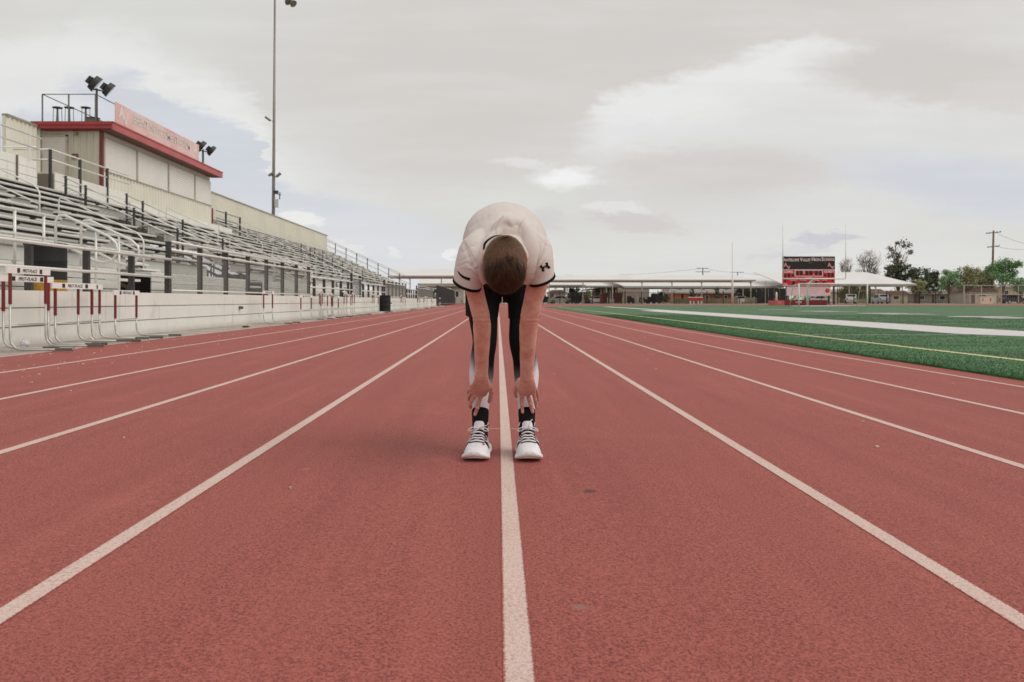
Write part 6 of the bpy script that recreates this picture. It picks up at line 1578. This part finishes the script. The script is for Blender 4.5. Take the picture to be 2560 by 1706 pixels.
def tree(label, px, ytop, w_px, Y, kind, n_leaf=1500, ybase=None, lean=0.0, clumps=None, ls=.3, sparse=False, name="tree"):
    rnd = random.Random(int(px * 7 + ytop)); p = at(px, ytop, Y); H = p.z; w = w_px * Y / 2000 / 2
    zb = .0 if ybase is None else max(.3, at(0, ybase, Y).z)
    t = thing(name, label, "tree", (p.x, Y, 0)); tr = MB(); ends = []
    th = H * (.45 if not sparse else .7)
    tr.tube([(0, 0, 0), (lean * .3, 0, th * .6), (lean * .6, 0, th)], 1, 7, rr=[H * .028, H * .02, H * .012])
    nb = 16 if kind == 'bare' else 10
    for k in range(nb):
        a = rnd.random() * 6.28; z0_ = th * rnd.uniform(.35, 1); rr_ = w * rnd.uniform(.4, .95); z1_ = zb + (H - zb) * rnd.uniform(.35, .97)
        if z1_ < z0_: z1_ = z0_ + H * .1
        e_ = Vector((lean + rr_ * math.cos(a), rr_ * .7 * math.sin(a), z1_)); s0 = Vector((lean * z0_ / H, 0, z0_)); md = s0.lerp(e_, .5) + Vector((0, 0, H * .03))
        tr.tube([s0, md, e_], 1, 5, rr=[H * .010, H * .006, H * .002]); ends.append(e_)
        if kind in ('bare', 'euc'):
            for j in range(7 if kind == 'bare' else 3):
                s1 = s0.lerp(e_, rnd.uniform(.4, .9)); e2 = s1 + Vector((rnd.uniform(-1, 1) * w * .45, rnd.uniform(-1, 1) * w * .3, rnd.uniform(.0, 1) * H * .16)); tr.tube([s1, e2], 1, 4, rr=[H * .004, H * .0012]); ends.append(e2)
    tr.build("trunk", M_BARK, t, smooth=True)
    if clumps: cl = [(Vector((at(cx, 0, Y).x - p.x, rnd.uniform(-1, 1) * w * .4, at(0, cy, Y).z)), cr * Y / 2000) for cx, cy, cr in clumps]
    else:
        cl = []
        for k in range(34):
            a = rnd.random() * 6.28; zz = zb + (H - zb) * rnd.uniform(.12, .92); k_ = (zz - zb) / max(.1, H - zb); rr_ = w * math.sqrt(max(.05, 1 - (2 * k_ - .9) ** 2 * .8)) * rnd.uniform(.2, .9)
            cl.append((Vector((lean * k_ + rr_ * math.cos(a), rr_ * .7 * math.sin(a), zz)), min(w, H - zb) * rnd.uniform(.2, .36)))
    n_leaf = int(n_leaf * (1.9 if kind in ('green', 'olive', 'bright') else 1.5 if kind == 'dark' else .8)); ls *= (1.15 if kind in ('green', 'olive', 'bright') else 1.0)
    c_ = rnd.choices(range(len(cl)), k=n_leaf); np_r = np.random.default_rng(int(px))
    V_ = []; d = np_r.normal(size=(n_leaf, 3)); d /= np.linalg.norm(d, axis=1)[:, None]; rad = np_r.random(n_leaf) ** .45
    cen = np.array([list(cl[i][0]) for i in c_]); rr_ = np.array([cl[i][1] for i in c_]); P = cen + np_r.normal(size=(n_leaf, 3)) * (rr_ * .52)[:, None] * np.array([1, .8, .8])
    P = P[P[:, 2] > .1]; n2 = len(P)
    a = np_r.normal(size=(n2, 3)); a /= np.linalg.norm(a, axis=1)[:, None]; b_ = np.cross(a, np_r.normal(size=(n2, 3))); b_ /= np.linalg.norm(b_, axis=1)[:, None]
    sz = ls * (.5 + np_r.random(n2))[:, None]
    el = 3.0 if kind == 'bare' else 1.0
    q4 = np.stack([P - a * sz * .5 * el, P + b_ * sz * (.3 if kind != 'bare' else .04), P + a * sz * .5 * el, P - b_ * sz * (.3 if kind != 'bare' else .04)], 1).reshape(-1, 3)
    me = bpy.data.meshes.new("crown"); me.from_pydata(q4.tolist(), [], [(4 * i, 4 * i + 1, 4 * i + 2, 4 * i + 3) for i in range(n2)])
    ob("crown", me, t, mt=LEAF[kind]); return t
tree("bare brown tree rising just left of the larger bare one, behind the right canopy", 1943, 594, 40, 185, 'bare', 500, 640, ls=.5)
tree("larger bare brown tree right of the scoreboard", 1996, 576, 62, 185, 'bare', 900, 645, ls=.55)
tree("tall sparse eucalyptus with two open leafy tops", 2064, 545, 60, 190, 'euc', 1100, 640, clumps=[(2048, 572, 9), (2044, 590, 9), (2056, 600, 8), (2052, 582, 9), (2078, 556, 9), (2086, 564, 9), (2072, 566, 9), (2090, 580, 7), (2068, 588, 7), (2074, 604, 5), (2046, 618, 7), (2064, 560, 5), (2085, 612, 4), (2060, 615, 6)], ls=.38, sparse=True)
tree("dark bushy tree below the sparse eucalyptus", 2062, 610, 66, 184, 'dark', 2200, 650, ls=.35)
tree("dark spreading conifer right of the canopy's pointed end", 2112, 616, 62, 182, 'dark', 2400, 676, ls=.35)
tree("dark low tree filling the gap left of the green willow", 2144, 622, 40, 186, 'dark', 1600, 680, ls=.35)
tree("small olive tree in front of the pointed canopy end", 2106, 640, 44, 172, 'olive', 1300, 676, ls=.3)
tree("soft round green willow left of the olive trees", 2180, 621, 56, 176, 'green', 2600, 668, ls=.26)
tree("wispy olive tree between the willow and the utility pole", 2222, 612, 66, 178, 'olive', 2600, 668, ls=.26)
tree("olive green tree directly beneath the utility pole", 2262, 616, 60, 180, 'olive', 2200, 668, ls=.26)
tree("windblown bright green tree right of the utility pole", 2305, 596, 66, 170, 'bright', 2600, 660, clumps=[(2312, 604, 14), (2324, 612, 12), (2300, 610, 14), (2290, 620, 14), (2312, 620, 14), (2332, 608, 9), (2284, 634, 14), (2318, 640, 13), (2300, 642, 14), (2278, 618, 9), (2300, 626, 14), (2325, 628, 12)], ls=.26)
tree("green tree with its crown cut by the right edge", 2344, 640, 50, 176, 'green', 1600, 672, ls=.28)
tree("olive street tree just outside the right edge of the frame", 2390, 600, 60, 178, 'olive', 1600, 660, ls=.28)
tree("dark round bush-like tree under the canopy right of the person", 1322, 663, 44, 168, 'dark', 2400, 696, ls=.25)
tree("pale yellow-green bush beside the dark one under the canopy", 1348, 668, 30, 170, 'olive', 1200, 697, ls=.22)
tree("dark broad tree between the orange building and the windscreen", 1712, 661, 66, 182, 'dark', 2600, 692, ls=.3)
tree("dark brown shrubbery left of the orange building", 1520, 672, 34, 180, 'dark', 1000, 696, ls=.28)
tree("brown leafless tree seen under the right canopy", 1962, 656, 80, 176, 'olive', 1400, 692, ls=.3)
tree("tree seen as a dark tuft above the canopy right of the person", 1297, 636, 24, 230, 'dark', 700, 652, ls=.35)
tree("second dark treetop showing over the hip roof", 1366, 640, 14, 230, 'dark', 400, 652, ls=.3)
tree("cypress-like dark palm trunk cluster by the orange building", 1590, 664, 12, 170, 'dark', 700, 697, ls=.2, name="palm_tree")
tree("second narrow dark tree by the orange building", 1648, 660, 14, 170, 'dark', 800, 697, ls=.2, name="palm_tree")
tree("round dark shrub left of the orange building's end", 1530, 678, 22, 172, 'dark', 700, 698, ls=.2)
tree("leafy tree beyond the black fence left of the person", 1024, 668, 50, 200, 'green', 900, 694, ls=.3)
tree("dark tree under the tall canopy, left of the person", 990, 664, 60, 210, 'dark', 1200, 694, ls=.3)
# a low far band of brush closing the horizon
b = MB()
for i in range(4200):
    x = random.uniform(-160, 330); yy = random.uniform(250, 280); z = abs(random.gauss(0, 1.6)); s_ = random.uniform(.5, 1.3)
    a = Vector((random.gauss(0, 1), random.gauss(0, 1), random.gauss(0, 1))).normalized() * s_; c_ = a.orthogonal() * .7
    b.add([(x - a.x, yy - a.y, z - a.z), (x + c_.x, yy + c_.y, z + c_.z), (x + a.x, yy + a.y, z + a.z)], [(0, 1, 2)])
ob("distant_scrub", b.mesh("distant_scrub", fix=False), mt=LEAF['olive'], kind="stuff")
